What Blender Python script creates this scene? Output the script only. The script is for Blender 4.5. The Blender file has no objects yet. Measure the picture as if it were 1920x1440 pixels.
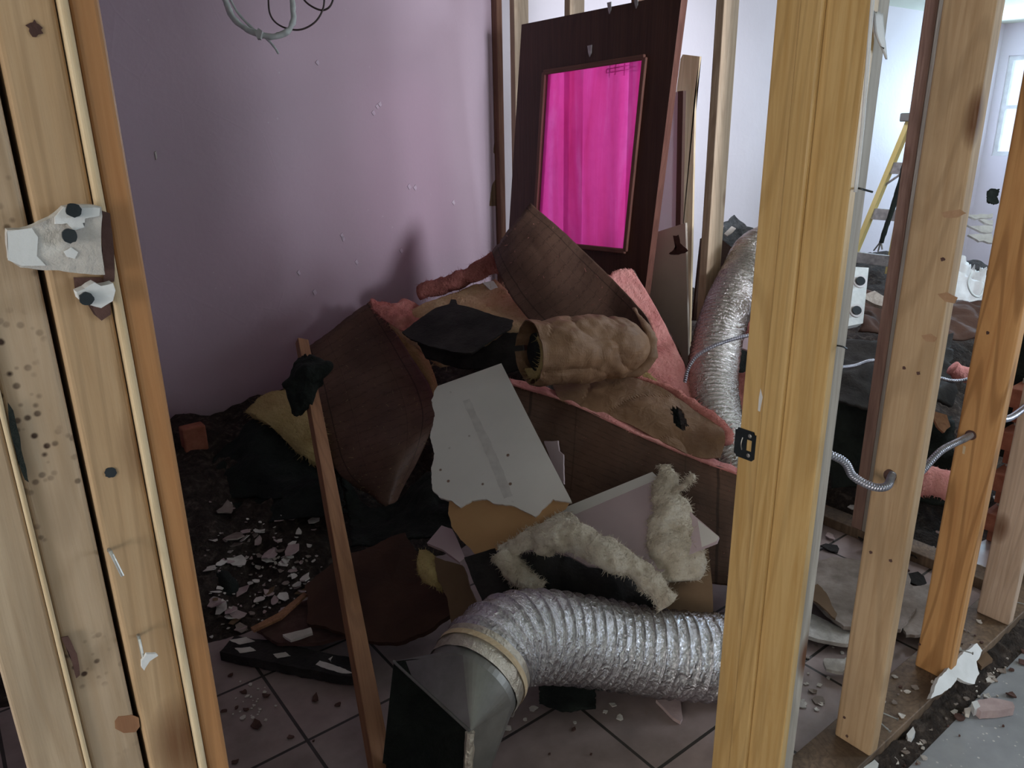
import bpy, bmesh, math, random
from mathutils import Vector, Matrix, noise
from mathutils.bvhtree import BVHTree
random.seed(7)
R_ = random.random
U_ = random.uniform
scene = bpy.context.scene
col = scene.collection
PI = math.pi

# ------------------------------------------------------------------ camera
H = 1.45
FPX = 1430.0
def nrm(v): return Vector(v).normalized()
_down = nrm((72, 4264, FPX))
_xd = nrm((1969, -543, FPX)); _xd = (_xd - _down * _xd.dot(_down)).normalized()
_up = -_down
_yd = _up.cross(_xd)
if _yd.z < 0: _yd = -_yd
CAM = Vector((0, 0, H))
RM = Matrix((_xd, _yd, _up))               # photo axes (right, down, forward) to world
cam_data = bpy.data.cameras.new('camera')
cam = bpy.data.objects.new('camera', cam_data)
col.objects.link(cam)
cam_data.sensor_width = 36.0
cam_data.lens = 36.0 * FPX / 1920.0
cam_data.clip_start = 0.05
cx, cy, cz = RM @ Vector((1, 0, 0)), RM @ Vector((0, -1, 0)), RM @ Vector((0, 0, -1))
m4 = Matrix.Identity(4)
for i in range(3):
    m4[i][0], m4[i][1], m4[i][2], m4[i][3] = cx[i], cy[i], cz[i], CAM[i]
cam.matrix_world = m4
scene.camera = cam

# ------------------------------------------------------------------ light
vs = scene.view_settings
vs.view_transform = 'Standard'; vs.look = 'None'; vs.gamma = 1.0
vs.exposure = 0.0
try: vs.use_curve_mapping = False
except Exception: pass
w = bpy.data.worlds.new('daylight'); scene.world = w
w.use_nodes = True
wn = w.node_tree
wn.nodes.clear()
_bg = wn.nodes.new('ShaderNodeBackground'); _wo = wn.nodes.new('ShaderNodeOutputWorld')
_bg.inputs[0].default_value = (0.62, 0.80, 1.0, 1); _bg.inputs[1].default_value = 3.0
wn.links.new(_bg.outputs[0], _wo.inputs[0])
def area(name, loc, target, sx, sy, power, color):
    l = bpy.data.lights.new(name, 'AREA'); l.shape = 'RECTANGLE'; l.size = sx; l.size_y = sy
    l.energy = power; l.color = color
    o = bpy.data.objects.new(name, l); col.objects.link(o)
    o.location = loc
    o.rotation_euler = (Vector(target) - Vector(loc)).to_track_quat('-Z', 'Y').to_euler()
    return o
# window of the next room, the window at the far end, the hall window behind the viewer
area('window_light', (4.8, -1.95, 1.60), (2.9, 2.6, 1.1), 1.7, 1.1, 115, (0.78, 0.89, 1.0))
area('far_window_light', (8.30, 2.75, 1.62), (2.0, 2.3, 1.0), 0.9, 0.8, 62, (0.56, 0.78, 1.0))
area('hall_window_light', (-4.1, -0.8, 1.60), (1.4, 1.0, 0.9), 1.5, 1.2, 108, (1.0, 0.94, 0.87))
area('next_room_fill', (3.9, 1.9, 2.22), (3.7, 2.5, 0.8), 0.5, 0.5, 17, (0.92, 0.93, 1.0))  # unseen fill light added to brighten the next room's wall
_wl = bpy.data.lights.new('added_wall_spot', 'SPOT'); _wl.energy = 640; _wl.color = (0.86, 0.90, 1.0)  # unseen spot added to brighten the mauve wall towards its corner
_wl.spot_size = math.radians(38); _wl.spot_blend = 1.0; _wl.shadow_soft_size = 0.30
_wo2 = bpy.data.objects.new('added_wall_spot', _wl); col.objects.link(_wo2)
_wo2.location = (2.25, -1.75, 1.85)
_wo2.rotation_euler = (Vector((2.75, 3.33, 1.50)) - Vector((2.25, -1.75, 1.85))).to_track_quat('-Z', 'Y').to_euler()

# ------------------------------------------------------------------ photo pixel to place
def ray(px, py): return RM @ Vector(((px - 960) / FPX, (py - 720) / FPX, 1.0))
def at(px, py, d): return CAM + ray(px, py) * d
def onX(px, py, X): r = ray(px, py); return CAM + r * (X / r.x)
def onY(px, py, Y): r = ray(px, py); return CAM + r * (Y / r.y)
def onZ(px, py, Z): r = ray(px, py); return CAM + r * ((Z - H) / r.z)
def nz(p, s=1.0, o=0.0): return noise.noise(Vector(p) * s + Vector((o, o * 1.7, -o)))

# ------------------------------------------------------------------ object helpers
def prop(o, label=None, cat=None, group=None, kind=None):
    if label: o['label'] = label
    if cat: o['category'] = cat
    if group: o['group'] = group
    if kind: o['kind'] = kind
    return o
def link_mesh(name, bm, mat, parent=None, smooth=False, recalc=True):
    if recalc: bmesh.ops.recalc_face_normals(bm, faces=bm.faces)
    me = bpy.data.meshes.new(name); bm.to_mesh(me); bm.free()
    mats = mat if isinstance(mat, (list, tuple)) else [mat]
    for m in mats: me.materials.append(m)
    if smooth:
        for p in me.polygons: p.use_smooth = True
    o = bpy.data.objects.new(name, me); col.objects.link(o)
    if parent is not None:
        o.parent = parent
        o.matrix_parent_inverse = Matrix.Translation(-parent.location) if parent.type == 'EMPTY' else Matrix.Identity(4)
    return o
def empty(name, loc, label, cat, group=None):
    o = bpy.data.objects.new(name, None); col.objects.link(o); o.location = loc
    o.empty_display_size = 0.05
    return prop(o, label, cat, group)
def bm_box(bm, lo, hi, bev=0.0):
    b = bmesh.new()
    bmesh.ops.create_cube(b, size=1.0)
    lo = Vector(lo); hi = Vector(hi)
    for v in b.verts:
        v.co = Vector((lo[i] + (v.co[i] + .5) * (hi[i] - lo[i]) for i in range(3)))
    if bev > 0: bmesh.ops.bevel(b, geom=b.edges[:], offset=bev, segments=3, profile=0.5, affect='EDGES')
    me = bpy.data.meshes.new('tmp'); b.to_mesh(me); b.free(); bm.from_mesh(me); bpy.data.meshes.remove(me)
def box(name, lo, hi, mat, parent=None, bev=0.0):
    bm = bmesh.new(); bm_box(bm, lo, hi, bev); return link_mesh(name, bm, mat, parent)
def struct(name, lo, hi, mat):
    return prop(box(name, lo, hi, mat), kind='structure')
def catmull(p, t):
    n = len(p) - 1
    x = max(0.0, min(1.0, t)) * n; i = min(int(x), n - 1); f = x - i
    p1, p2 = p[i], p[i + 1]
    p0 = p[i - 1] if i > 0 else p1 * 2 - p2
    p3 = p[i + 2] if i + 2 <= n else p2 * 2 - p1
    return 0.5 * ((2 * p1) + (p2 - p0) * f + (2 * p0 - 5 * p1 + 4 * p2 - p3) * f * f + (3 * p1 - p0 - 3 * p2 + p3) * f ** 3)
def fibres(bm, pts, n, length, wd=0.0010, grav=0.3, ls=0.5):
    uvl = bm.loops.layers.uv.verify()
    for _ in range(n):
        p, nn = random.choice(pts)
        d = (nn + Vector((U_(-1, 1), U_(-1, 1), U_(-1, 1))) * 0.9).normalized()
        L = length * U_(ls, 1.1)
        sd = d.cross(Vector((U_(-1, 1), U_(-1, 1), U_(-1, 1)))).normalized() * wd
        c = Vector((U_(-1, 1), U_(-1, 1), U_(-1, 1) - grav)) * L * 0.5
        prev = None
        for k in range(4):
            t = k / 3.0
            q = p + d * L * t + c * t * t
            a = bm.verts.new(q - sd * (1 - .7 * t)); b = bm.verts.new(q + sd * (1 - .7 * t))
            if prev: bm.faces.new((prev[0], prev[1], b, a))
            prev = (a, b)
def sheet(name, grid, mat, parent=None, thick=0.003, nu=34, nv=34, amp=0.004, sc=14, amp2=0.0, sc2=50, jag=0.0,
          jsc=9, seed=0.0, off=0.0, hole=None, fuzz=0, flen=0.02, back=None, smooth=True, inset=0.0, fold=0.0, ls=.5):
    """a curved sheet or batt through a grid of points; thick runs to its far side"""
    rows = [[p if isinstance(p, Vector) else at(*p) for p in r] for r in grid]
    P = []
    for j in range(nv + 1):
        v = j / nv
        v = inset + v * (1 - 2 * inset)
        P.append([])
        for i in range(nu + 1):
            u = i / nu
            u = inset + u * (1 - 2 * inset)
            uu, vv = u, v
            if jag:
                ju = noise.noise(Vector((v * jsc, seed, 3.1))) + .5 * noise.noise(Vector((v * jsc * 3.3, seed, 7.1)))
                jv = noise.noise(Vector((u * jsc, seed, 9.1))) + .5 * noise.noise(Vector((u * jsc * 3.3, seed, 5.1)))
                uu = u + jag * ju * abs(2 * u - 1) ** 4
                vv = v + jag * jv * abs(2 * v - 1) ** 4
                uu = max(0, min(1, uu)); vv = max(0, min(1, vv))
            rr = [catmull(r, uu) for r in rows]
            P[-1].append(catmull(rr, vv))
    N = [[None] * (nu + 1) for _ in range(nv + 1)]
    for j in range(nv + 1):
        for i in range(nu + 1):
            a = P[j][min(i + 1, nu)] - P[j][max(i - 1, 0)]
            b = P[min(j + 1, nv)][i] - P[max(j - 1, 0)][i]
            n = a.cross(b)
            n = n.normalized() if n.length > 1e-9 else Vector((0, 0, 1))
            N[j][i] = n
    mid = N[nv // 2][nu // 2]
    if mid.dot(CAM - P[nv // 2][nu // 2]) < 0:
        for r in N:
            for i in range(nu + 1): r[i] = -r[i]
    bm = bmesh.new(); uvl = bm.loops.layers.uv.verify()
    F = []; B = []; edgepts = []
    for j in range(nv + 1):
        F.append([]); B.append([])
        for i in range(nu + 1):
            p = P[j][i]; n = N[j][i]
            h = amp * nz(p, sc, seed) + (amp2 * nz(p, sc2, seed + 5) if amp2 else 0)
            if fold:
                h += fold * (abs(nz(p, sc * .8, seed + 11)) ** .6 - .5)
            f = p + n * (h + off)
            if fold > .01: h += .0065 * (abs(nz(p, 21, seed + 15)) ** .7 - .4) + .004 * (abs(nz(p, 44, seed + 19)) ** .7 - .4)
            e = min(i, nu - i, j, nv - j)
            tt = thick if thick < .012 else thick * (.55 + .45 * min(1, e / 2.5)) * (1 + .25 * nz(p, 9, seed + 3))
            b = p + n * (h * (1 if thick < .012 else .3) + off - tt)
            F[-1].append(bm.verts.new(f)); B[-1].append(bm.verts.new(b))
            if fuzz:
                edgepts.append((f, n))
                if e == 0:
                    out = (p - P[nv // 2][nu // 2]).normalized()
                    for _ in range(6): edgepts.append((f.lerp(b, R_()), out))
    def skip(i, j):
        if not hole: return False
        hu, hv, ru, rv = hole
        u = (i + .5) / nu; v = (j + .5) / nv
        return ((u - hu) / ru) ** 2 + ((v - hv) / rv) ** 2 < 1 + .6 * nz((u * 20, v * 20, 0), 1)
    def uvset(f, ids):
        for l, (i, j) in zip(f.loops, ids): l[uvl].uv = (i / nu, j / nv)
    for j in range(nv):
        for i in range(nu):
            if skip(i, j): continue
            ids = [(i, j), (i + 1, j), (i + 1, j + 1), (i, j + 1)]
            f = bm.faces.new([F[b][a] for a, b in ids]); uvset(f, ids)
            f = bm.faces.new([B[b][a] for a, b in reversed(ids)]); uvset(f, ids[::-1])
            if back: f.material_index = 1
    for i in range(nu):
        for j in (0, nv):
            f = bm.faces.new((F[j][i], F[j][i + 1], B[j][i + 1], B[j][i])); uvset(f, [(i, j), (i + 1, j), (i + 1, j), (i, j)])
    for j in range(nv):
        for i in (0, nu):
            f = bm.faces.new((F[j][i], F[j + 1][i], B[j + 1][i], B[j][i])); uvset(f, [(i, j), (i, j + 1), (i, j + 1), (i, j)])
    bmesh.ops.recalc_face_normals(bm, faces=bm.faces)
    if fuzz: fibres(bm, edgepts, fuzz, flen, ls=ls)
    return link_mesh(name, bm, [mat] + ([back] if back else []), parent, smooth=smooth, recalc=False)
def slab(name, pts, plane, thick, mat, parent=None, jag=0.0, step=0.012, seed=0.0, off=0.0, jagfn=None, warp=0.0):
    """flat board with the outline pts; plane = three (px,py,depth) or a function px,py -> point"""
    if callable(plane):
        Q = [plane(*p) for p in pts]
        n = (Q[1] - Q[0]).cross(Q[2] - Q[1]).normalized()
        n = Vector((0, 0, 0))
        for i in range(len(Q)): n += (Q[i] - Q[0]).cross(Q[(i + 1) % len(Q)] - Q[0])
        n.normalize()
    else:
        A, B, C = [at(*p) for p in plane]
        n = (B - A).cross(C - A).normalized()
        Q = []
        for p in pts:
            r = ray(*p); t = (A - CAM).dot(n) / r.dot(n); Q.append(CAM + r * t)
    if n.dot(CAM - Q[0]) < 0: n = -n
    out = []
    for i, a in enumerate(Q):
        b = Q[(i + 1) % len(Q)]
        L = (b - a).length
        k = max(1, int(L / step)) if jag else 1
        side = (b - a).normalized().cross(n)
        use = jag if jagfn is None else jag * jagfn(i)
        for q in range(k):
            t = q / k
            p = a.lerp(b, t)
            if use: p = p + side * use * (nz(p, 28, seed) + .6 * nz(p, 85, seed + 3)) 
            out.append(p + n * off)
    bm = bmesh.new()
    vs_ = [bm.verts.new(p) for p in out]
    f = bm.faces.new(vs_)
    bmesh.ops.triangulate(bm, faces=[f])
    if warp:
        bmesh.ops.subdivide_edges(bm, edges=[e for e in bm.edges if e.calc_length() > .03], cuts=2, use_grid_fill=False)
        bmesh.ops.triangulate(bm, faces=bm.faces[:])
        for v in bm.verts: v.co += n * warp * nz(v.co, 7, seed)
    r = bmesh.ops.extrude_face_region(bm, geom=bm.faces[:])
    for v in r['geom']:
        if isinstance(v, bmesh.types.BMVert): v.co -= n * thick
    return link_mesh(name, bm, mat, parent)
def frames(path):
    T = []
    n = len(path)
    for i in range(n):
        T.append((path[min(i + 1, n - 1)] - path[max(i - 1, 0)]).normalized())
    x = T[0].cross(Vector((0.1, 0.2, 1))).normalized()
    out = []
    for t in T:
        x = (x - t * x.dot(t)).normalized()
        out.append((t, x, t.cross(x)))
    return out
def tube(name, pts, rad, mat, parent=None, n=40, seg=10, noise_amp=0.0, nsc=20, seed=0.0, prof=None, cap=True, flat=1.0,
         fuzz=0, flen=.02, smooth=True, raw=None, ls=.5):
    ctr = [p if isinstance(p, Vector) else at(*p) for p in pts]
    path = [catmull(ctr, i / n) for i in range(n + 1)]
    fr = frames(path)
    bm = raw or bmesh.new(); uvl = bm.loops.layers.uv.verify()
    rings = []; fp = []
    L = 0.0
    for i, (p, (t, x, y)) in enumerate(zip(path, fr)):
        if i: L += (path[i] - path[i - 1]).length
        s = i / n
        r0 = rad(s) if callable(rad) else rad
        ring = []
        for k in range(seg):
            a = 2 * PI * k / seg
            d = x * math.cos(a) + y * math.sin(a) * flat
            r = r0
            if prof: r = prof(L, a, r0, s)
            q = p + d * r
            if noise_amp:
                q += d * noise_amp * (nz(q, nsc, seed) + .5 * nz(q, nsc * 2.6, seed + 2))
            ring.append(bm.verts.new(q))
            if fuzz: fp.append((q.copy(), d.normalized()))
        rings.append(ring)
    for i in range(n):
        for k in range(seg):
            k2 = (k + 1) % seg
            f = bm.faces.new((rings[i][k], rings[i][k2], rings[i + 1][k2], rings[i + 1][k]))
            for l, (uu, vv) in zip(f.loops, ((k, i), (k + 1, i), (k + 1, i + 1), (k, i + 1))): l[uvl].uv = (uu / seg, vv / n)
    if cap:
        bm.faces.new(rings[0]); bm.faces.new(rings[-1])
    if raw is not None: return None
    bmesh.ops.recalc_face_normals(bm, faces=bm.faces)
    if fuzz: fibres(bm, fp, fuzz, flen, ls=ls)
    return link_mesh(name, bm, mat, parent, smooth=smooth, recalc=False)
def bar(name, a, b, wx, wy, mat, parent=None, upv=(0, 0, 1), bev=0.002, w2=None):
    """straight board from a to b; local Z runs along it"""
    a = Vector(a); b = Vector(b); z = (b - a); L = z.length; z.normalize()
    x = Vector(upv).cross(z)
    if x.length < 1e-3: x = Vector((1, 0, 0))
    x.normalize(); y = z.cross(x)
    bm = bmesh.new(); bm_box(bm, (-wx / 2, -wy / 2, 0), (wx / 2, wy / 2, L), bev)
    if w2:
        for v in bm.verts: v.co.x *= 1 + (w2 / wx - 1) * v.co.z / L
    o = link_mesh(name, bm, mat)
    M = Matrix.Identity(4)
    for i in range(3): M[i][0], M[i][1], M[i][2], M[i][3] = x[i], y[i], z[i], a[i]
    if parent is not None:
        o.parent = parent; o.matrix_parent_inverse = Matrix.Translation(-parent.location)
    o.matrix_basis = M
    return o

# ------------------------------------------------------------------ materials
def newmat(name):
    m = bpy.data.materials.new(name); m.use_nodes = True
    nt = m.node_tree; b = nt.nodes['Principled BSDF']
    return m, nt, b
def N(nt, t, **kw):
    n = nt.nodes.new(t)
    for k, v in kw.items():
        if k.startswith('i_'): n.inputs[k[2:].replace('_', ' ')].default_value = v
        else: setattr(n, k, v)
    return n
def ramp(nt, fac, stops, interp='LINEAR'):
    r = nt.nodes.new('ShaderNodeValToRGB'); r.color_ramp.interpolation = interp
    e = r.color_ramp.elements
    while len(e) < len(stops): e.new(0.5)
    for el, (p, c) in zip(e, stops):
        el.position = p; el.color = (c[0], c[1], c[2], 1) if hasattr(c, '__len__') else (c, c, c, 1)
    nt.links.new(fac, r.inputs[0]); return r.outputs[0]
def mixc(nt, fac, a, b, mode='MIX'):
    m = nt.nodes.new('ShaderNodeMix'); m.data_type = 'RGBA'; m.blend_type = mode
    for s, v in ((0, fac), (6, a), (7, b)):
        if hasattr(v, 'links') or isinstance(v, bpy.types.NodeSocket): nt.links.new(v, m.inputs[s])
        else: m.inputs[s].default_value = v if s == 0 else (v[0], v[1], v[2], 1)
    return m.outputs[2]
def coords(nt, kind='Object', scale=(1, 1, 1), rnd=True):
    tc = nt.nodes.new('ShaderNodeTexCoord'); mp = nt.nodes.new('ShaderNodeMapping')
    nt.links.new(tc.outputs[kind], mp.inputs[0]); mp.inputs['Scale'].default_value = scale
    if rnd:
        oi = nt.nodes.new('ShaderNodeObjectInfo')
        mm = nt.nodes.new('ShaderNodeVectorMath'); mm.operation = 'SCALE'
        cb = nt.nodes.new('ShaderNodeCombineXYZ')
        nt.links.new(oi.outputs['Random'], cb.inputs[0]); nt.links.new(oi.outputs['Random'], cb.inputs[2])
        nt.links.new(cb.outputs[0], mm.inputs[0]); mm.inputs[3].default_value = 37.0
        nt.links.new(mm.outputs[0], mp.inputs['Location'])
    return mp.outputs[0]
def noi(nt, vec, scale, detail=4, rough=.55, dist=0.0):
    n = nt.nodes.new('ShaderNodeTexNoise'); n.inputs['Scale'].default_value = scale
    n.inputs['Detail'].default_value = detail; n.inputs['Roughness'].default_value = rough
    n.inputs['Distortion'].default_value = dist
    nt.links.new(vec, n.inputs['Vector']); return n.outputs[0]
def vor(nt, vec, scale, feature='F1', out=0, rnd=1.0):
    n = nt.nodes.new('ShaderNodeTexVoronoi'); n.feature = feature; n.inputs['Scale'].default_value = scale
    n.inputs['Randomness'].default_value = rnd
    nt.links.new(vec, n.inputs['Vector']); return n.outputs[out]
def bump(nt, b, h, strength=.4, dist=.01):
    n = nt.nodes.new('ShaderNodeBump'); n.inputs['Strength'].default_value = strength; n.inputs['Distance'].default_value = dist
    nt.links.new(h, n.inputs['Height']); nt.links.new(n.outputs[0], b.inputs['Normal'])
def wood(name, c1, c2, knot=(.13, .05, .02), rough=.6, grain=1.0, mould=False, dirt=.25, spec=.3, knots=True, rings=.28):
    m, nt, b = newmat(name)
    v = coords(nt, 'Object', (1, 1, .05))
    g = noi(nt, v, 55 * grain, 5, .6, 1.2)
    base = ramp(nt, g, [(.3, c2), (.62, c1)])
    v3 = coords(nt, 'Object', (1, 1, 1))
    big = noi(nt, v3, 5, 3)
    base = mixc(nt, ramp(nt, big, [(.42, 0), (.75, dirt)]), base, tuple(x * .55 for x in c2))
    if knots:
        v2 = coords(nt, 'Object', (1, 1, .5))
        k = vor(nt, v2, 5.2)
        kk = ramp(nt, k, [(.06, 1), (.115, .55), (.16, 0)])
        base = mixc(nt, kk, base, knot)
    v4 = coords(nt, 'Object', (1, 1, .085))
    sn = nt.nodes.new('ShaderNodeMath'); sn.operation = 'SINE'; ml = nt.nodes.new('ShaderNodeMath'); ml.operation = 'MULTIPLY'
    ml.inputs[1].default_value = 150; nt.links.new(noi(nt, v4, 6, 1, .4), ml.inputs[0]); nt.links.new(ml.outputs[0], sn.inputs[0])
    rm = nt.nodes.new('ShaderNodeMath'); rm.operation = 'MULTIPLY'; rm.inputs[1].default_value = rings
    nt.links.new(ramp(nt, sn.outputs[0], [(.45, 0), (.95, 1)]), rm.inputs[0])
    base = mixc(nt, rm.outputs[0], base, tuple(x * .62 for x in c2))
    h = noi(nt, v, 90, 4)
    if mould:
        sp = vor(nt, v3, 120)
        msk = noi(nt, v3, 7, 3)
        a = nt.nodes.new('ShaderNodeMath'); a.operation = 'MULTIPLY'
        nt.links.new(ramp(nt, sp, [(.2, 1), (.36, 0)]), a.inputs[0]); nt.links.new(ramp(nt, msk, [(.52, 0), (.6, 1)]), a.inputs[1])
        base = mixc(nt, a.outputs[0], base, (.05, .025, .015))
    nt.links.new(base, b.inputs['Base Color']); b.inputs['Roughness'].default_value = rough
    b.inputs['Specular IOR Level'].default_value = spec
    bump(nt, b, h, .25, .004)
    return m
def rough_mat(name, stops, scale=8, bsc=60, bstr=.5, bdist=.005, rough=.85, metal=0.0, detail=6, kind='Object', dist=0.0, spots=None, spec=.3):
    m, nt, b = newmat(name)
    v = coords(nt, kind)
    c = ramp(nt, noi(nt, v, scale, detail, .6, dist), stops)
    if spots:
        sc_, thr, sc_col = spots
        a = nt.nodes.new('ShaderNodeMath'); a.operation = 'MULTIPLY'
        nt.links.new(ramp(nt, vor(nt, v, sc_), [(thr * .6, 1), (thr, 0)]), a.inputs[0])
        nt.links.new(ramp(nt, noi(nt, v, sc_ * .3, 2), [(.5, 0), (.56, 1)]), a.inputs[1])
        c = mixc(nt, a.outputs[0], c, sc_col)
    nt.links.new(c, b.inputs['Base Color']); b.inputs['Roughness'].default_value = rough
    b.inputs['Metallic'].default_value = metal; b.inputs['Specular IOR Level'].default_value = spec
    bump(nt, b, noi(nt, v, bsc, 5, .6), bstr, bdist)
    return m
def kraft(name, c1, c2, lines=True, crumple=.5, both=None):
    m, nt, b = newmat(name)
    v = coords(nt, 'Object')
    tc = nt.nodes.new('ShaderNodeTexCoord'); sep = nt.nodes.new('ShaderNodeSeparateXYZ')
    nt.links.new(tc.outputs['UV'], sep.inputs[0])
    c = ramp(nt, noi(nt, v, 7, 5, .6), [(.3, c2), (.65, c1)])
    if lines:
        # seam lines of the stapling flanges and rows of faded print
        def band(sock, pos, wd):
            a = N(nt, 'ShaderNodeMath', operation='SUBTRACT'); nt.links.new(sock, a.inputs[0]); a.inputs[1].default_value = pos
            ab = N(nt, 'ShaderNodeMath', operation='ABSOLUTE'); nt.links.new(a.outputs[0], ab.inputs[0])
            return ramp(nt, ab.outputs[0], [(wd * .5, 1), (wd, 0)])
        for pos, wd, f in ((.11, .008, .7), (.88, .008, .7), (.30, .004, .5), (.74, .004, .5)):
            mm = N(nt, 'ShaderNodeMath', operation='MULTIPLY'); nt.links.new(band(sep.outputs[0], pos, wd), mm.inputs[0]); mm.inputs[1].default_value = f
            c = mixc(nt, mm.outputs[0], c, tuple(x * .35 for x in c2))
        wv = nt.nodes.new('ShaderNodeTexWave'); wv.wave_type = 'BANDS'; wv.bands_direction = 'Y'
        wv.inputs['Scale'].default_value = 7; nt.links.new(tc.outputs['UV'], wv.inputs[0])
        k = N(nt, 'ShaderNodeMath', operation='MULTIPLY'); nt.links.new(ramp(nt, wv.outputs[1], [(.8, 0), (.86, .42)]), k.inputs[0])
        mpx = nt.nodes.new('ShaderNodeMapping'); mpx.inputs['Scale'].default_value = (16, 120, 1); nt.links.new(tc.outputs['UV'], mpx.inputs[0])
        nt.links.new(ramp(nt, noi(nt, mpx.outputs[0], 1.6, 2), [(.48, 0), (.54, 1)]), k.inputs[1])
        c = mixc(nt, k.outputs[0], c, tuple(x * .4 for x in c2))
    nt.links.new(c, b.inputs['Base Color']); b.inputs['Roughness'].default_value = .55
    b.inputs['Specular IOR Level'].default_value = .35
    vd = nt.nodes.new('ShaderNodeVectorMath'); vd.operation = 'ADD'; nt.links.new(v, vd.inputs[0])
    nn = nt.nodes.new('ShaderNodeTexNoise'); nn.inputs['Scale'].default_value = 9; nt.links.new(v, nn.inputs['Vector'])
    sc3 = nt.nodes.new('ShaderNodeVectorMath'); sc3.operation = 'SCALE'; sc3.inputs[3].default_value = .12; nt.links.new(nn.outputs[1], sc3.inputs[0]); nt.links.new(sc3.outputs[0], vd.inputs[1])
    rg = nt.nodes.new('ShaderNodeTexNoise'); rg.inputs['Scale'].default_value = 7 if lines else 13; rg.inputs['Detail'].default_value = 5
    try: rg.noise_type = 'RIDGED_MULTIFRACTAL'
    except Exception: pass
    nt.links.new(vd.outputs[0], rg.inputs['Vector'])
    h = mixc(nt, .35, rg.outputs[0], noi(nt, v, 24, 6, .6, 1.5))
    bump(nt, b, h, crumple, .006 if lines else .012)
    return m
def paint_wall(name, c, scars=True, rough=.55, mot=.06):
    m, nt, b = newmat(name)
    v = coords(nt, 'Object', rnd=False)
    cc = ramp(nt, noi(nt, v, 2.2, 4), [(.3, tuple(x * (1 - mot) for x in c)), (.7, c)])
    if scars:
        mask = N(nt, 'ShaderNodeMath', operation='MULTIPLY')
        nt.links.new(ramp(nt, vor(nt, v, 22), [(.05, 1), (.10, 0)]), mask.inputs[0])
        nt.links.new(ramp(nt, noi(nt, v, 2.4, 2), [(.55, 0), (.62, .5)]), mask.inputs[1])
        cc = mixc(nt, mask.outputs[0], cc, (.66, .62, .64))
    nt.links.new(cc, b.inputs['Base Color']); b.inputs['Roughness'].default_value = rough
    b.inputs['Specular IOR Level'].default_value = .35
    ed = ramp(nt, vor(nt, v, 5.5, 'DISTANCE_TO_EDGE'), [(0, 1), (.03, 0)])
    msk = ramp(nt, noi(nt, v, 3.1, 2), [(.5, 0), (.6, 1)])
    k = N(nt, 'ShaderNodeMath', operation='MULTIPLY'); nt.links.new(ed, k.inputs[0]); nt.links.new(msk, k.inputs[1])
    h = mixc(nt, .10, noi(nt, v, 13, 6, .6), k.outputs[0])
    bump(nt, b, h, .35, .006)
    return m

M = {}
M['pine'] = wood('pine', (.54, .37, .225), (.42, .265, .145))
M['pine_pale'] = wood('pale_pine', (.52, .395, .28), (.41, .29, .19), mould=False)
M['pine_mould'] = wood('spotted_pine', (.50, .37, .26), (.40, .28, .18), mould=True)
M['pine_yellow'] = wood('yellow_pine', (.62, .41, .18), (.50, .30, .11), knots=False, rough=.4, dirt=.1, spec=.4)
M['jamb_left'] = wood('orange_pine', (.46, .23, .10), (.34, .15, .06), rough=.4, knots=False, dirt=.2)
M['pine_orange'] = wood('orange_brown_pine', (.60, .32, .13), (.44, .20, .07), grain=.6, rings=.6)
M['pine_pink'] = wood('pinkish_pine', (.60, .44, .34), (.46, .32, .23))
M['pine_grey'] = wood('weathered_pine', (.48, .43, .38), (.34, .29, .25))
M['pine_brown'] = wood('dark_pine', (.24, .12, .075), (.15, .07, .045))
M['pine_red'] = wood('reddish_brown_pine', (.40, .25, .20), (.28, .16, .13))
M['pine_cut'] = wood('cut_edge_pine', (.72, .58, .40), (.60, .44, .27), knots=False, dirt=.1)
M['stick'] = wood('reddish_pine', (.40, .20, .105), (.26, .12, .065), knots=False)
M['plate'] = wood('dirty_plate_pine', (.24, .16, .105), (.12, .08, .055), dirt=1.0)
M['mauve'] = paint_wall('mauve_paint', (.52, .39, .46))
M['lilac'] = paint_wall('pale_lilac_paint', (.78, .72, .78), scars=False)
M['ceiling'] = paint_wall('ceiling_paint', (.70, .74, .62), scars=False, rough=.8)
M['hallwall'] = paint_wall('hall_paint', (.62, .58, .52), scars=False)
M['white_gyp'] = rough_mat('white_drywall_paint', [(.3, (.66, .62, .60)), (.7, (.76, .72, .70))], 3, 40, .1, .002, .6, spots=(26, .16, (.20, .12, .09)))
M['pink_gyp'] = rough_mat('pink_drywall_paint', [(.3, (.52, .40, .43)), (.7, (.60, .47, .50))], 3, 50, .1, .002, .6)
M['gyp_core'] = rough_mat('gypsum', [(.3, (.55, .53, .50)), (.7, (.72, .70, .66))], 20, 120, .6, .004, .95)
M['gyp_paper'] = rough_mat('brown_backing_paper', [(.3, (.42, .235, .11)), (.7, (.52, .30, .15))], 5, 70, .15, .002, .8)
M['beige_gyp'] = rough_mat('beige_drywall', [(.3, (.66, .57, .48)), (.7, (.78, .68, .58))], 4, 50, .2, .002, .8)
M['kraft'] = kraft('kraft_paper', (.150, .080, .055), (.088, .045, .032), crumple=.9)
M['kraft_light'] = kraft('crumpled_kraft_paper', (.31, .175, .10), (.18, .098, .056), lines=False, crumple=1.0)
M['fg_pink'] = rough_mat('pink_fibreglass', [(.3, (.50, .15, .13)), (.6, (.74, .30, .26)), (.8, (.82, .46, .38))], 11, 90, .9, .012, 1.0)
M['fg_bright'] = rough_mat('bright_pink_fibreglass', [(.3, (.72, .26, .25)), (.7, (.88, .42, .38))], 9, 90, .7, .012, 1.0)
M['fg_red'] = rough_mat('dusty_pink_fibreglass', [(.3, (.28, .09, .075)), (.7, (.50, .19, .16))], 14, 90, .9, .012, 1.0)
M['fg_yellow'] = rough_mat('yellow_fibreglass', [(.3, (.44, .32, .13)), (.7, (.66, .52, .25))], 11, 90, .9, .012, 1.0)
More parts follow.
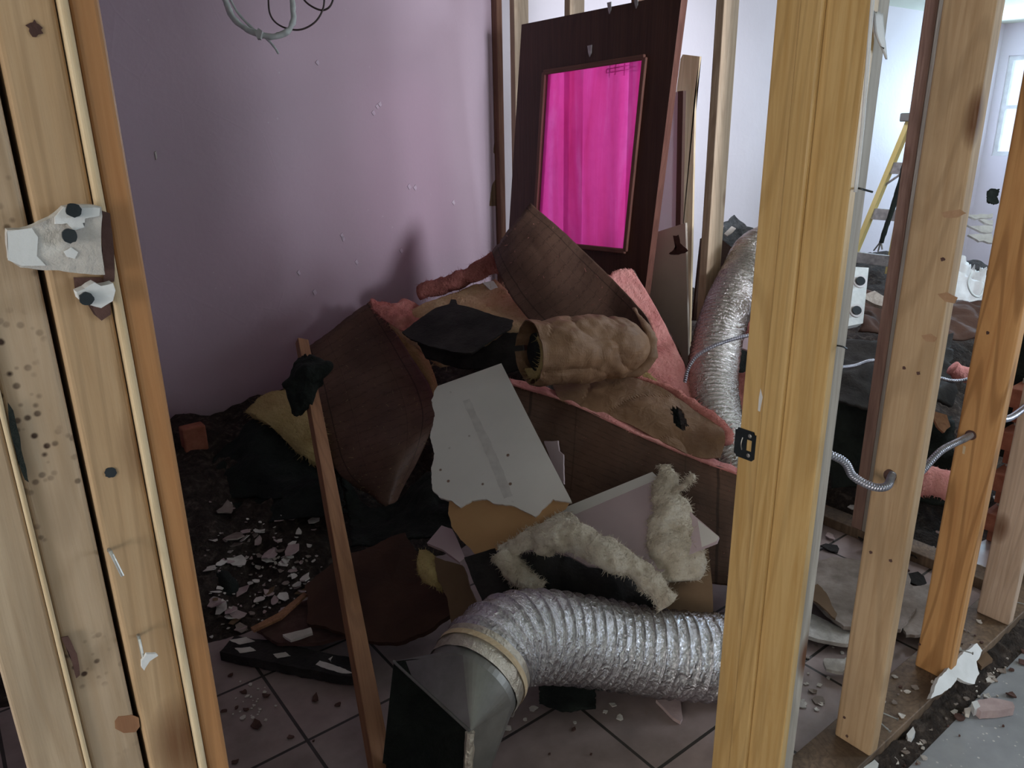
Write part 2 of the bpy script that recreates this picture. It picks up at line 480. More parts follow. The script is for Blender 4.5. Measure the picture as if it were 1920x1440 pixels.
M['fg_tan'] = rough_mat('tan_fibreglass', [(.3, (.56, .33, .18)), (.7, (.74, .52, .32))], 11, 60, .9, .012, 1.0)
M['fg_white'] = rough_mat('cream_fibreglass', [(.25, (.52, .42, .31)), (.55, (.80, .70, .58)), (.8, (.90, .83, .74))], 22, 110, 1.0, .014, 1.0)
M['tar'] = rough_mat('tar_paper', [(.35, (.014, .012, .012)), (.75, (.045, .040, .038))], 12, 90, .7, .006, .8)
M['black_cloth_and_shade'] = rough_mat('black_cloth_and_shade', [(.3, (.008, .010, .010)), (.7, (.020, .026, .022))], 12, 60, .8, .01, .9)  # black of the rags, also used to paint shaded hollows
M['slate'] = rough_mat('grey_felt', [(.35, (.05, .055, .06)), (.75, (.16, .17, .18))], 30, 90, .9, .006, .9)
M['brown_sheet'] = rough_mat('dark_brown_board', [(.3, (.045, .020, .014)), (.7, (.085, .040, .026))], 5, 60, .4, .004, .8)
M['cardboard'] = rough_mat('cardboard', [(.3, (.14, .085, .05)), (.7, (.20, .125, .075))], 6, 80, .2, .003, .85)
M['plaster'] = rough_mat('plaster', [(.3, (.42, .38, .36)), (.6, (.60, .56, .53)), (.8, (.80, .78, .76))], 40, 90, .8, .004, .95)
M['white_flake'] = rough_mat('white_flake', [(.3, (.55, .50, .47)), (.7, (.75, .70, .66))], 20, 80, .4, .003, .9)
M['grey_flake'] = rough_mat('grey_flake', [(.3, (.20, .16, .14)), (.7, (.36, .30, .27))], 20, 80, .4, .003, .9)
M['pink_flake'] = rough_mat('pink_flake', [(.3, (.38, .28, .28)), (.7, (.52, .40, .40))], 20, 80, .4, .003, .9)
M['brown_flake'] = rough_mat('brown_flake', [(.3, (.07, .035, .03)), (.7, (.13, .07, .06))], 20, 80, .5, .004, .9)
M['door_brown'] = wood('dark_door_veneer', (.085, .036, .024), (.060, .024, .016), knots=False, rough=.45, grain=.5, dirt=.2)
M['door_edge'] = wood('door_edge_wood', (.22, .095, .07), (.15, .06, .045), knots=False, rough=.5)
M['nail'] = rough_mat('nail_steel', [(.3, (.30, .29, .28)), (.7, (.55, .54, .52))], 30, 80, .2, .001, .4, metal=.8)
M['dark_iron'] = rough_mat('dark_iron', [(.3, (.025, .03, .035)), (.7, (.06, .07, .08))], 10, 90, .3, .001, .4, metal=.6)
M['steel'] = rough_mat('galvanised_steel', [(.3, (.20, .20, .195)), (.7, (.34, .34, .33))], 9, 40, .12, .003, .5, metal=.8)
M['tape'] = rough_mat('foil_tape', [(.3, (.45, .40, .33)), (.7, (.75, .70, .62))], 12, 60, .9, .008, .35, metal=.6)
M['ladder'] = rough_mat('ladder_yellow', [(.3, (.75, .58, .22)), (.7, (.85, .70, .32))], 5, 50, .1, .001, .5)
M['white_paint'] = rough_mat('white_paint', [(.3, (.62, .62, .63)), (.7, (.80, .80, .82))], 12, 50, .4, .003, .5)
M['wire_white'] = rough_mat('pale_wire', [(.3, (.62, .67, .68)), (.7, (.82, .86, .86))], 40, 60, .3, .001, .5)
M['wire_dark'] = rough_mat('dark_wire', [(.3, (.08, .06, .06)), (.7, (.14, .11, .11))], 40, 60, .3, .001, .5)
M['brick'] = rough_mat('red_brick', [(.3, (.25, .08, .05)), (.7, (.42, .16, .10))], 20, 80, .6, .004, .9)
M['mortar'] = rough_mat('mortar', [(.3, (.4, .37, .33)), (.7, (.5, .46, .42))], 20, 80, .6, .004, .9)
M['concrete'] = rough_mat('grey_vinyl_floor', [(.3, (.23, .24, .26)), (.55, (.33, .34, .37)), (.8, (.46, .46, .47))], 4, 60, .25, .003, .45, spots=(60, .2, (.62, .60, .58)))
M['dirt'] = rough_mat('rubble_dust', [(.3, (.018, .013, .011)), (.55, (.05, .036, .03)), (.72, (.13, .10, .085)), (.85, (.30, .26, .22))], 34, 70, 1.0, .02, .95, dist=.6)
M['crumb'] = rough_mat('plaster_crumb', [(.3, (.34, .30, .27)), (.7, (.72, .68, .64))], 60, 80, .4, .003, .9)
# foil
def foil(name, c, sc=42):
    m, nt, b = newmat(name)
    v = coords(nt, 'Object')
    b.inputs['Base Color'].default_value = (*c, 1); b.inputs['Metallic'].default_value = 1.0
    nt.links.new(ramp(nt, noi(nt, v, 9, 3), [(.35, .08), (.7, .24)]), b.inputs['Roughness'])
    rg = nt.nodes.new('ShaderNodeTexNoise'); rg.inputs['Scale'].default_value = sc; rg.inputs['Detail'].default_value = 7
    rg.inputs['Distortion'].default_value = 1.2
    try: rg.noise_type = 'RIDGED_MULTIFRACTAL'
    except Exception: pass
    nt.links.new(v, rg.inputs['Vector'])
    bump(nt, b, mixc(nt, .4, rg.outputs[0], noi(nt, v, sc * 2.4, 6, .65, 1.6)), 1.0, .007)
    return m
M['foil'] = foil('aluminium_foil', (.66, .66, .70))
M['foil_far'] = foil('dusty_foil', (.70, .66, .64), 60)
# armoured cable
M['armour'] = rough_mat('armour_steel', [(.3, (.28, .28, .34)), (.7, (.55, .55, .62))], 30, 60, .2, .001, .35, metal=.85)
# tiles
def tile_mat():
    m, nt, b = newmat('floor_tile')
    v = coords(nt, 'Object', rnd=False)
    mp = nt.nodes.new('ShaderNodeMapping'); mp.vector_type = 'POINT'
    nt.links.new(v, mp.inputs[0]); mp.inputs['Location'].default_value = (-.518 + .0035, -.933 + .0035, 0)
    br = nt.nodes.new('ShaderNodeTexBrick'); br.offset = 0; br.squash = 1
    nt.links.new(mp.outputs[0], br.inputs[0])
    br.inputs['Scale'].default_value = 1; br.inputs['Brick Width'].default_value = .305; br.inputs['Row Height'].default_value = .305
    br.inputs['Mortar Size'].default_value = .0045; br.inputs['Mortar Smooth'].default_value = .15
    br.inputs['Color1'].default_value = (.34, .26, .25, 1); br.inputs['Color2'].default_value = (.42, .32, .31, 1)
    br.inputs['Mortar'].default_value = (.045, .038, .034, 1)
    mot = ramp(nt, noi(nt, v, 14, 5), [(.3, .72), (.7, 1.0)])
    c = mixc(nt, 1.0, br.outputs[0], mot, 'MULTIPLY')
    dust = ramp(nt, noi(nt, v, 3.1, 6, .7), [(.48, 0), (.75, .35)])
    c = mixc(nt, dust, c, (.10, .075, .065))
    nt.links.new(c, b.inputs['Base Color'])
    nt.links.new(ramp(nt, noi(nt, v, 10, 3), [(.3, .35), (.7, .6)]), b.inputs['Roughness'])
    iv = N(nt, 'ShaderNodeMath', operation='SUBTRACT'); iv.inputs[0].default_value = 1; nt.links.new(br.outputs[1], iv.inputs[1])
    bump(nt, b, iv.outputs[0], .6, .003)
    return m
M['tile'] = tile_mat()
def pink_pane():
    m, nt, b = newmat('pink_pane_film')
    v = coords(nt, 'Object', (1, 1, .12), rnd=False)
    c = ramp(nt, noi(nt, v, 9, 4, .6, .6), [(.3, (.92, .10, .42)), (.55, (1.0, .19, .60)), (.75, (1.0, .45, .80))])
    v2 = coords(nt, 'Object', (1, 1, 1), rnd=False)
    c = mixc(nt, ramp(nt, noi(nt, v2, 26, 5), [(.45, 0), (.8, .3)]), c, (.75, .06, .42))
    tr = nt.nodes.new('ShaderNodeBsdfTranslucent'); nt.links.new(c, tr.inputs[0])
    tp = nt.nodes.new('ShaderNodeBsdfTransparent'); nt.links.new(mixc(nt, .6, c, (1.0, .46, .80)), tp.inputs[0])
    nt.links.new(c, b.inputs['Base Color']); b.inputs['Roughness'].default_value = .35
    m1 = nt.nodes.new('ShaderNodeMixShader'); m1.inputs[0].default_value = .40
    nt.links.new(tp.outputs[0], m1.inputs[1]); nt.links.new(tr.outputs[0], m1.inputs[2])
    m2 = nt.nodes.new('ShaderNodeMixShader'); m2.inputs[0].default_value = .12
    nt.links.new(m1.outputs[0], m2.inputs[1]); nt.links.new(b.outputs[0], m2.inputs[2])
    nt.links.new(m2.outputs[0], nt.nodes['Material Output'].inputs[0])
    bump(nt, b, noi(nt, v2, 30, 5), .5, .005)
    return m
M['pink_pane'] = pink_pane()
M['chip'] = rough_mat('mauve_chip', [(.3, (.56, .45, .53)), (.7, (.68, .58, .65))], 20, 60, .3, .003, .6)
M['smudge'] = rough_mat('grey_smudge', [(.3, (.55, .51, .50)), (.7, (.68, .64, .62))], 30, 60, .1, .002, .6)
M['knot'] = rough_mat('wood_knot', [(.3, (.36, .20, .11)), (.7, (.46, .28, .17))], 60, 60, .2, .002, .6)
def emis(name, c, s):
    m, nt, b = newmat(name); b.inputs['Base Color'].default_value = (0, 0, 0, 1)
    b.inputs['Emission Color'].default_value = (*c, 1); b.inputs['Emission Strength'].default_value = s
    return m

# ------------------------------------------------------------------ the setting
XP = 2.50                     # room side of the open partition
YW = 3.33                     # far mauve wall
Y0 = 0.62                     # hall side of the doorway wall
CE = 2.30
struct('floor', (-1.2, 0.62, -0.06), (9.2, 3.6, 0), M['tile'])
struct('floor_hall', (-4.3, -2.2, -0.065), (9.2, 0.619, -0.004), M['concrete'])
struct('ceiling', (-4.3, -2.2, CE), (9.2, 3.6, CE + .05), M['ceiling'])
struct('wall_far', (-1.2, YW, 0), (XP + .006, YW + .1, CE), M['mauve'])
struct('wall_next_room', (XP + .007, YW + .02, 0), (9.2, YW + .12, CE), M['lilac'])
struct('wall_left', (-1.2, .77, 0), (-1.1, YW, CE), M['mauve'])
struct('wall_front', (-1.2, .765, 0), (-.06, .80, CE), M['mauve'])
struct('wall_hall', (-4.3, -2.2, 0), (9.2, -2.1, CE), M['hallwall'])
struct('wall_hall_left', (-4.3, -2.1, 0), (-4.2, .60, CE), M['hallwall'])
# end wall of the next room with its window
XE = 8.45
bm = bmesh.new()
wy0, wy1, wz0, wz1 = 2.62, 3.27, 1.12, 2.02
for lo, hi in (((XE, -2.1, 0), (XE + .1, wy0, CE)), ((XE, wy1, 0), (XE + .1, YW + .02, CE)),
               ((XE, wy0, 0), (XE + .1, wy1, wz0)), ((XE, wy0, wz1), (XE + .1, wy1, CE))):
    bm_box(bm, lo, hi)
prop(link_mesh('wall_end', bm, M['lilac']), kind='structure')
bm = bmesh.new()
for lo, hi in (((XE + .02, wy0, wz0), (XE + .07, wy0 + .04, wz1)), ((XE + .02, wy1 - .04, wz0), (XE + .07, wy1, wz1)),
               ((XE + .02, wy0 + .04, wz0), (XE + .07, wy1 - .04, wz0 + .04)), ((XE + .02, wy0 + .04, wz1 - .04), (XE + .07, wy1 - .04, wz1)),
               ((XE + .02, wy0 + .04, 1.55), (XE + .07, wy1 - .04, 1.58))):
    bm_box(bm, lo, hi)
prop(link_mesh('window_1', bm, M['white_paint']), kind='structure')

# ------------------------------------------------------------------ framing
def stud(name, lo, hi, mat, label, cat='stud', group=None, bev=.003, strip=None):
    """a piece of framing lumber standing on the plate; grain runs along local Z"""
    lo = Vector(lo); hi = Vector(hi)
    c = Vector(((lo.x + hi.x) / 2, (lo.y + hi.y) / 2, lo.z))
    bm = bmesh.new(); bm_box(bm, lo - c, hi - c, bev)
    o = link_mesh(name, bm, mat); o.location = c
    return prop(o, label, cat, group)
TOP = CE - .002
# doorway, left side
jl = stud('door_jamb', (.112, Y0, -.003), (.131, .775, TOP), M['jamb_left'], 'orange-brown doorway jamb at the left of the opening', 'door jamb', bev=.004)
stud('wall_stud', (.0665, Y0 + .002, -.003), (.1045, .76, TOP), M['pine'], 'pale stud beside the left jamb, carrying the plaster chunks', bev=.004)
stud('wall_stud', (.0245, Y0 + .004, -.003), (.0625, .76, TOP), M['pine_mould'], 'stud speckled with dark mould spots, second from the left jamb', bev=.003)
stud('wall_stud', (-.018, Y0 + .001, -.003), (.0205, .76, TOP), M['pine_pale'], 'leftmost plain stud at the edge of the view', bev=.003)
stud('wood_strip', (.105, Y0 - .003, -.003), (.1115, Y0 + .09, TOP), M['pine_cut'], 'thin light edge strip between the pale stud and left jamb', 'strip', bev=.0025)
stud('wood_strip', (.0205, Y0 - .001, -.003), (.0243, Y0 + .09, TOP), M['pine_cut'], 'thin light strip left of the mould-spotted stud', 'strip', bev=.0018)
# doorway, right side
jr = empty('door_jamb', (1.13, .69, 0), 'yellow pine doorway jamb with a dark strike plate, right of the opening', 'door jamb')
def vbar(name, lo, hi, mat, parent, bev=.002):
    lo = Vector(lo); hi = Vector(hi); c = Vector(((lo.x + hi.x) / 2, (lo.y + hi.y) / 2, lo.z))
    bm = bmesh.new(); bm_box(bm, lo - c, hi - c, bev); o = link_mesh(name, bm, mat)
    o.parent = parent; o.location = c - parent.location
    return o
vbar('jamb_board', (1.12, Y0, 0), (1.139, .775, TOP), M['pine_yellow'], jr, .002)
vbar('door_stop', (1.109, .688, 0), (1.1195, .728, TOP), M['pine_yellow'], jr, .004)
sp = empty('x', (0, 0, 0), 'x', 'x'); bpy.data.objects.remove(sp)
# strike plate with latch opening and two screws
zc = onX(1404, 835, 1.12)
bm = bmesh.new()
def ring_plate(bm, x, yc, zc, w, h, ow, oh, oy, t):
    o = [(-w / 2, -h / 2), (w / 2, -h / 2), (w / 2, h / 2), (-w / 2, h / 2)]
    i = [(oy - ow / 2, -oh / 2), (oy + ow / 2, -oh / 2), (oy + ow / 2, oh / 2), (oy - ow / 2, oh / 2)]
    fv = [[bm.verts.new((x - s, yc + a, zc + b)) for a, b in q] for s in (0, t) for q in (o, i)]
    for k in range(4):
        k2 = (k + 1) % 4
        bm.faces.new((fv[0][k], fv[0][k2], fv[1][k2], fv[1][k])); bm.faces.new((fv[2][k], fv[2][k2], fv[3][k2], fv[3][k]))
        bm.faces.new((fv[0][k], fv[0][k2], fv[2][k2], fv[2][k])); bm.faces.new((fv[1][k], fv[1][k2], fv[3][k2], fv[3][k]))
ring_plate(bm, 1.1199, .7615, zc.z, .044, .057, .011, .022, -.009, .0018)
bmesh.ops.bevel(bm, geom=[e for e in bm.edges if abs(e.verts[0].co.x - e.verts[1].co.x) > .001 and abs(e.verts[0].co.z - zc.z) > .02], offset=.005, segments=3, affect='EDGES')
stp = link_mesh('strike_plate', bm, M['dark_iron'], jr); stp['label'] = 'dark iron strike plate'
for s in (-1, 1):
    bm = bmesh.new()
    bmesh.ops.create_uvsphere(bm, u_segments=12, v_segments=6, radius=.004)
    for v in bm.verts: v.co = Vector((v.co.x * .3 + 1.1178, v.co.y + .752, v.co.z + zc.z + s * .019))
    o = link_mesh('screw', bm, M['nail'], stp)
bm = bmesh.new(); tube('x', [Vector((1.1178, .7665, zc.z + .012)), Vector((1.1145, .7665, zc.z)), Vector((1.1178, .7665, zc.z - .012))], .0012, None, raw=bm, n=8, seg=6)
link_mesh('strike_lip', bm, M['nail'], stp)
slab('paint_chip', [(1426, 728), (1430, 745), (1425, 772), (1421, 770), (1423, 745)], lambda x, y: onX(x, y, 1.1198), .0008, M['white_paint'], jr)
stud('wall_stud', (1.1415, Y0 + .006, .04), (1.1795, .755, TOP), M['pine_grey'], 'narrow grey stud directly behind the yellow jamb')
tube('conduit', [onY(1637, -10, .605), onY(1628, 100, .605), onY(1617, 240, .605), onY(1604, 360, .605)], .0028, M['white_paint'], n=20, seg=8)
prop(bpy.data.objects['conduit'], 'thin white paint-covered tube running up the grey stud', 'tube')
pr = sheet('plaster_smear', [[onY(1640, 20, .61), onY(1656, 25, .61)], [onY(1643, 60, .61), onY(1660, 70, .61)], [onY(1655, 90, .61), onY(1664, 112, .61)]], M['white_paint'], thick=.003, nu=6, nv=12, amp=.001, jag=.1)
prop(pr, 'white plaster smear across the top of the grey stud', 'plaster')
# right run of wall studs on the plate
stud('bottom_plate', (1.14, Y0, 0), (8.4, .735, .038), M['plate'], 'dirty wooden floor plate under the right-hand studs', 'plate')
stud('wall_stud', (1.513, Y0 - .001, .038), (1.551, .709, TOP), M['pine'], 'large pale stud with a drilled cable hole, nearest of the right wall', bev=.006)
stud('wall_stud', (1.915, Y0, .038), (1.953, .709, TOP), M['pine_orange'], 'orange-brown stud with bold wavy grain at its foot', bev=.006)
stud('wall_stud', (2.30, Y0, .038), (2.338, .709, TOP), M['pine_pink'], 'pinkish stud at the right edge, beyond the orange-brown one', bev=.006)
stud('wall_stud', (2.66, Y0, .038), (2.698, .709, TOP), M['pine_pale'], 'last stud at the right edge beside the brick pier')
# open partition between the two rooms
stud('bottom_plate', (XP, .765, 0), (XP + .089, YW - .001, .038), M['plate'], 'floor plate of the open partition, half buried in rubble', 'plate')
plabs = ['pale stud beside the end of the mauve wall, left of the dark door', 'stud behind the dark door, above its top edge', 'stud showing as a shadow through the pink pane', 'whitish stud with a ragged hole, right of the dark door', 'stud hidden behind the yellow jamb']
for Y, lb, mt in ((3.19, plabs[0], 'pine_pale'), (2.79, plabs[1], 'pine_pale'), (2.38, plabs[2], 'pine_brown'), (1.95, plabs[3], 'pine_pale'), (1.544, plabs[4], 'pine_pale')):
    stud('partition_stud', (XP, Y, .038), (XP + .089, Y + .038, TOP), M[mt], lb)
stud('partition_stud', (XP + .001, 1.182, .038), (XP + .045, 1.222, TOP), M['pine_red'], 'thin reddish-brown stud behind the large drilled stud')
stud('wood_strip', (XP - .001, 1.160, .038), (XP + .04, 1.181, TOP), M['pine_grey'], 'pale batten fixed to the right of the thin reddish stud', 'strip')
# corner post at the end of the mauve wall
stud('corner_post', (XP - .035, YW - .045, 0), (XP - .001, YW - .002, TOP), M['pine_brown'], 'dark knotty corner post at the end of the mauve wall', 'post')

# knots, holes, nails and plaster on the studs
def disc(name, c, nrmv, r, mat, parent=None, depth=.0008, seg=18, irr=.12):
    nrmv = Vector(nrmv).normalized(); a = nrmv.orthogonal().normalized(); b = nrmv.cross(a)
    bm = bmesh.new(); vs_ = []
    for k in range(seg):
        t = 2 * PI * k / seg; rr = r * (1 + irr * U_(-1, 1))
        vs_.append(bm.verts.new(Vector(c) + a * math.cos(t) * rr + b * math.sin(t) * rr + nrmv * depth))
    f = bm.faces.new(vs_); r_ = bmesh.ops.extrude_face_region(bm, geom=[f])
    for v in r_['geom']:
        if isinstance(v, bmesh.types.BMVert): v.co -= nrmv * depth * 1.5
    return link_mesh(name, bm, mat, parent)
def nail(pts, r, label, head=True, group=None, mat='nail'):
    P = [p if isinstance(p, Vector) else at(*p) for p in pts]
    bm = bmesh.new(); tube('x', P, r, None, raw=bm, n=10, seg=8)
    if head:
        d = (P[-1] - P[-2]).normalized()
        tube('x', [P[-1], P[-1] + d * r * .6], r * 2.3, None, raw=bm, n=2, seg=12)
    return prop(link_mesh('nail', bm, M[mat]), label, 'nail', group)
YF = Y0 + .002
# two plaster chunks pinned to the left studs
t = empty('plaster_chunk', onY(110, 450, .60), 'large grey-white plaster chunk pinned with two nails to the left studs', 'plaster chunk')
ch = slab('plaster_body', [(14, 432), (40, 430), (66, 422), (96, 408), (106, 400), (120, 386), (140, 384), (188, 388), (189, 405), (188, 418), (190, 470), (197, 516), (150, 514), (110, 506), (70, 504), (38, 502), (16, 488), (12, 460)], lambda x, y: onY(x, y, .597), .014, M['plaster'], t, jag=.0016, step=.003, seed=1)
slab('white_plaster_patch', [(13, 433), (60, 428), (74, 445), (70, 480), (86, 498), (40, 500), (14, 488)], lambda x, y: onY(x, y, .5958), .002, M['white_paint'], t, jag=.0014, step=.003, seed=2)
slab('white_plaster_patch', [(104, 408), (120, 388), (186, 390), (186, 404), (150, 410), (158, 425), (140, 432), (126, 418), (104, 420)], lambda x, y: onY(x, y, .5945), .003, M['white_paint'], t, jag=.0014, step=.003, seed=3)
slab('white_plaster_patch', [(118, 470), (135, 462), (148, 474), (140, 486), (124, 482)], lambda x, y: onY(x, y, .5962), .002, M['white_paint'], t, jag=.0014, step=.003, seed=4)
for p in ((138, 394), (130, 442)):
    disc('nail_head', onY(p[0], p[1], .5925), (0, -1, 0), .0048, M['dark_iron'], t, depth=.0016, irr=.08)
t = empty('plaster_chunk', onY(180, 553, .60), 'small white plaster bit with one nail, below the large chunk', 'plaster chunk')
slab('plaster_body', [(144, 548), (160, 542), (176, 532), (190, 538), (213, 531), (217, 545), (212, 565), (190, 577), (168, 572), (148, 562)], lambda x, y: onY(x, y, .600), .014, M['white_paint'], t, jag=.002, step=.003, seed=5)
disc('nail_head', onY(162, 560, .5978), (0, -1, 0), .0046, M['dark_iron'], t, depth=.0016, irr=.1)
o = slab('torn_hole', [(190, 395), (206, 400), (214, 470), (214, 527), (196, 528), (192, 470)], lambda x, y: onY(x, y, .6165), .001, M['brown_flake'], jag=.001, step=.003)  # flat dark mark that paints the shade inside the notch
prop(o, 'dark torn notch in the strip beside the large plaster chunk', 'hole')
o = slab('torn_hole', [(138, 520), (190, 520), (205, 530), (208, 590), (190, 602), (175, 590), (172, 560), (140, 540)], lambda x, y: onY(x, y, .6195), .001, M['brown_flake'], jag=.001, step=.003, seed=3)
prop(o, 'dark gouge under the small plaster bit', 'hole')
disc_o = disc('nail', onY(207, 886, YF), (0, -1, 0), .0042, M['dark_iron']); prop(disc_o, 'dark round nail head sunk in the pale left stud', 'nail')
for (px, py, r) in ((66, 53, .0045),):
    prop(disc('wood_knot', onY(px, py, YF), (0, -1, 0), r, M['brown_flake'], irr=.3), 'small brown knot near the top of the pale left stud', 'knot')
prop(slab('wood_knot', [(215, 1352), (222, 1343), (245, 1341), (260, 1346), (262, 1362), (255, 1372), (232, 1374), (216, 1366)], lambda x, y: onY(x, y, Y0 + .0038), .001, M['stick'], jag=.0006, step=.003), 'oval reddish knot low on the mould-spotted stud', 'knot')
nail([onY(204, 1032, YF), onY(207, 1034, .612), onY(230, 1080, .604)], .0014, 'bent bright nail sticking out of the pale left stud', False)
nail([onY(258, 1192, YF), onY(260, 1194, .612), onY(268, 1232, .603)], .0013, 'lower bent nail with a plaster crumb at its tip', False)
prop(slab('plaster_crumb', [(265, 1240), (275, 1226), (293, 1226), (297, 1230), (282, 1240), (270, 1258), (265, 1252)], lambda x, y: onY(x, y, .600), .003, M['white_paint'], jag=.0008, step=.002), 'white crumb on the tip of the lower bent nail', 'plaster')
prop(slab('bark_split', [(115, 1196), (128, 1193), (134, 1203), (146, 1226), (150, 1266), (143, 1272), (138, 1250), (128, 1225)], lambda x, y: onY(x, y, Y0 - .0012), .001, M['brown_flake'], jag=.001, step=.003), 'dark bark split on the edge of the mould-spotted stud', 'split')
prop(slab('bark_split', [(15, 755), (24, 770), (36, 820), (50, 880), (54, 905), (46, 900), (32, 860), (18, 800)], lambda x, y: onY(x, y, Y0 - .0013), .001, M['black_cloth_and_shade'], jag=.0012, step=.003), 'black mould streak along the left strip', 'mould')

# ------------------------------------------------------------------ armoured cables
def bxprof(pitch, dep):
    def f(L, a, r0, s): return r0 * (1 + dep * math.sin(2 * PI * L / pitch + a))
    return f
def armoured(pts, r, label, pitch=.006, n=None):
    P = [p if isinstance(p, Vector) else at(*p) for p in pts]
    L = sum((P[i + 1] - P[i]).length for i in range(len(P) - 1))
    o = tube('armoured_cable', P, r, M['armour'], n=int(L / pitch * 5), seg=12, prof=bxprof(pitch, .13))
    return prop(o, label, 'cable')
h1 = onX(1672, 893, 1.512); h2 = onX(1820, 816, 1.914)
armoured([Vector((1.25, .80, h1.z + .12)), onX(1570, 858, 1.36), onX(1600, 893, 1.40), onX(1635, 912, 1.43), onX(1662, 912, 1.462), onX(1672, 893, 1.507), Vector((1.56, h1.y + .01, h1.z + .01)),
          Vector((1.70, h1.y + .03, h2.z - .05)), onX(1765, 845, 1.80), h2, Vector((2.0, h2.y, h2.z + .02)), onX(1890, 785, 2.12), onX(1925, 762, 2.3)], .0078, 'near steel armoured cable looping through the drilled studs')
prop(disc('drilled_hole', h1 + Vector((-.0005, .004, 0)), (-1, 0, 0), .0135, M['brown_flake'], irr=.04), 'round drilled hole in the large pale stud', 'hole')
prop(disc('drilled_hole', h2 + Vector((-.0005, .0, 0)), (-1, 0, 0), .0125, M['brown_flake'], irr=.04), 'drilled hole in the orange-brown stud', 'hole')
prop(slab('split_scar', [(1806, 835), (1811, 838), (1808, 852), (1804, 850)], lambda x, y: onX(x, y, 1.9143), .0006, M['pine_cut']), 'pale splinter scar under the cable hole of the orange-brown stud', 'scar')
armoured([(1560, 690, 2.75), (1600, 686, 2.8), (1640, 676, 2.85), (1700, 690, 2.85), (1760, 708, 2.85), (1798, 714, 2.85), (1850, 700, 2.85)], .006, 'far thin armoured cable running behind the studs over the rubble', pitch=.009)
armoured([(1284, 716, 2.72), (1290, 692, 2.70), (1306, 668, 2.68), (1340, 648, 2.66), (1385, 633, 2.66), (1420, 626, 2.66)], .0065, 'grey armoured cable arching over the tall foil duct', pitch=.008)

# ------------------------------------------------------------------ rubble ground
def ground_h(x, y):
    a = max(0, min(1, (y - 1.95) / 1.3)); a = a * a * (3 - 2 * a)
    h = .30 * a * max(0, min(1, (x + .3) / .6)) 
    if x > 2.35:
        b = max(0, min(1, (x - 2.45) / .8)); c = max(0, min(1, (y - 1.15) / .6))
        h = max(h * .8, .30 * b * c + .10 * b * max(0, min(1, (y - .85) / .3)))
    n = noise.noise(Vector((x * 5, y * 5, 1))) * .05 + noise.noise(Vector((x * 17, y * 17, 4))) * .022 + noise.noise(Vector((x * 50, y * 50, 9))) * .008
    edge = max(0, min(1, h / .05))
    return h + n * edge - .012 * (1 - edge)
def ground_patch(name, x0, x1, y0, y1, st, mat, label):
    bm = bmesh.new(); nx = int((x1 - x0) / st); ny = int((y1 - y0) / st)
    V = [[bm.verts.new((x0 + i * st, y0 + j * st, ground_h(x0 + i * st, y0 + j * st))) for j in range(ny + 1)] for i in range(nx + 1)]
    for i in range(nx):
        for j in range(ny): bm.faces.new((V[i][j], V[i + 1][j], V[i + 1][j + 1], V[i][j + 1]))
    return prop(link_mesh(name, bm, mat, smooth=True), label, 'rubble', kind='stuff')
ground_patch('rubble', -.6, 2.48, 1.75, 3.32, .02, M['dirt'], 'dark dusty rubble heaped along the mauve wall')
ground_patch('rubble', 2.56, 6.5, .80, 3.32, .03, M['dirt'], 'dark rubble covering the floor of the next room')
def onG(px, py, lift=.004):
    r = ray(px, py); t = .6
    while t < 8:
        p = CAM + r * t
        if p.z < max(0, ground_h(p.x, p.y)): return Vector((p.x, p.y, max(0, ground_h(p.x, p.y)) + lift))
        t += .01
    return p
def flake_mesh(r, th, curl=.0, seed=0, asp=1.0):
    rr = random.Random(seed); n = rr.randint(6, 10); bm = bmesh.new(); vs_ = []
    for k in range(n):
        a = 2 * PI * (k + rr.uniform(-.3, .3)) / n; q = r * rr.uniform(.55, 1.15)
        x, y = q * math.cos(a), q * math.sin(a) * asp
        vs_.append(bm.verts.new((x, y, curl * (x / r) ** 2 * r)))
    c = bm.verts.new((0, 0, rr.uniform(-.1, .1) * r * curl))
    fs = [bm.faces.new((vs_[k], vs_[(k + 1) % n], c)) for k in range(n)]
    e = bmesh.ops.extrude_face_region(bm, geom=fs)
    for v in e['geom']:
        if isinstance(v, bmesh.types.BMVert): v.co.z += th
    return bm
def flake(name, p, r, mat, label, group, th=.002, tilt=.35, seed=0, asp=1.0, cat='flake', rz=None):
    bm = flake_mesh(r, th, U_(0, .35), seed, asp)
    o = link_mesh(name, bm, M[mat]); o.location = p
    o.rotation_euler = (U_(-tilt, tilt), U_(-tilt, tilt), U_(0, 6.28) if rz is None else rz)
    o.location.z += r * math.sin(max(abs(o.rotation_euler.x), abs(o.rotation_euler.y))) * .75
    return prop(o, label, cat, group)
random.seed(21)
# loose plaster flakes on the rubble at the left
k = 0
while k < 120:
    px, py = random.gauss(505, 62), random.gauss(1075, 62)
    if not (385 < px < 655 and 930 < py < 1205): continue
    mt = random.choice(['white_flake', 'white_flake', 'grey_flake', 'pink_flake'])
    flake('plaster_flake', onG(px, py), random.choice([.006, .01, .014, .02, .028]) * U_(.8, 1.2), mt,
          'broken plaster flake scattered on the dark rubble left of the long stick', 'plaster flakes on the rubble', seed=k, asp=U_(.5, 1)); k += 1
for i, (px, py, r, mt, lb) in enumerate([(440, 1020, .055, 'grey_flake', 'grey rounded plaster flake, largest on the rubble'), (548, 1047, .04, 'pink_flake', 'pinkish broad flake right of the grey rounded one'),
        (508, 1052, .035, 'pink_flake', 'pinkish flake just left of its broader twin'), (572, 1095, .035, 'white_flake', 'pale flake beside the dark board by the stick'),
        (425, 965, .05, 'grey_flake', 'tall grey shard at the back of the rubble'), (590, 985, .03, 'white_flake', 'narrow white splinter at the back of the rubble')]):
    flake('plaster_flake', onG(px, py, .015), r, mt, lb, None, th=.004, tilt=.25, seed=500 + i, asp=.7)
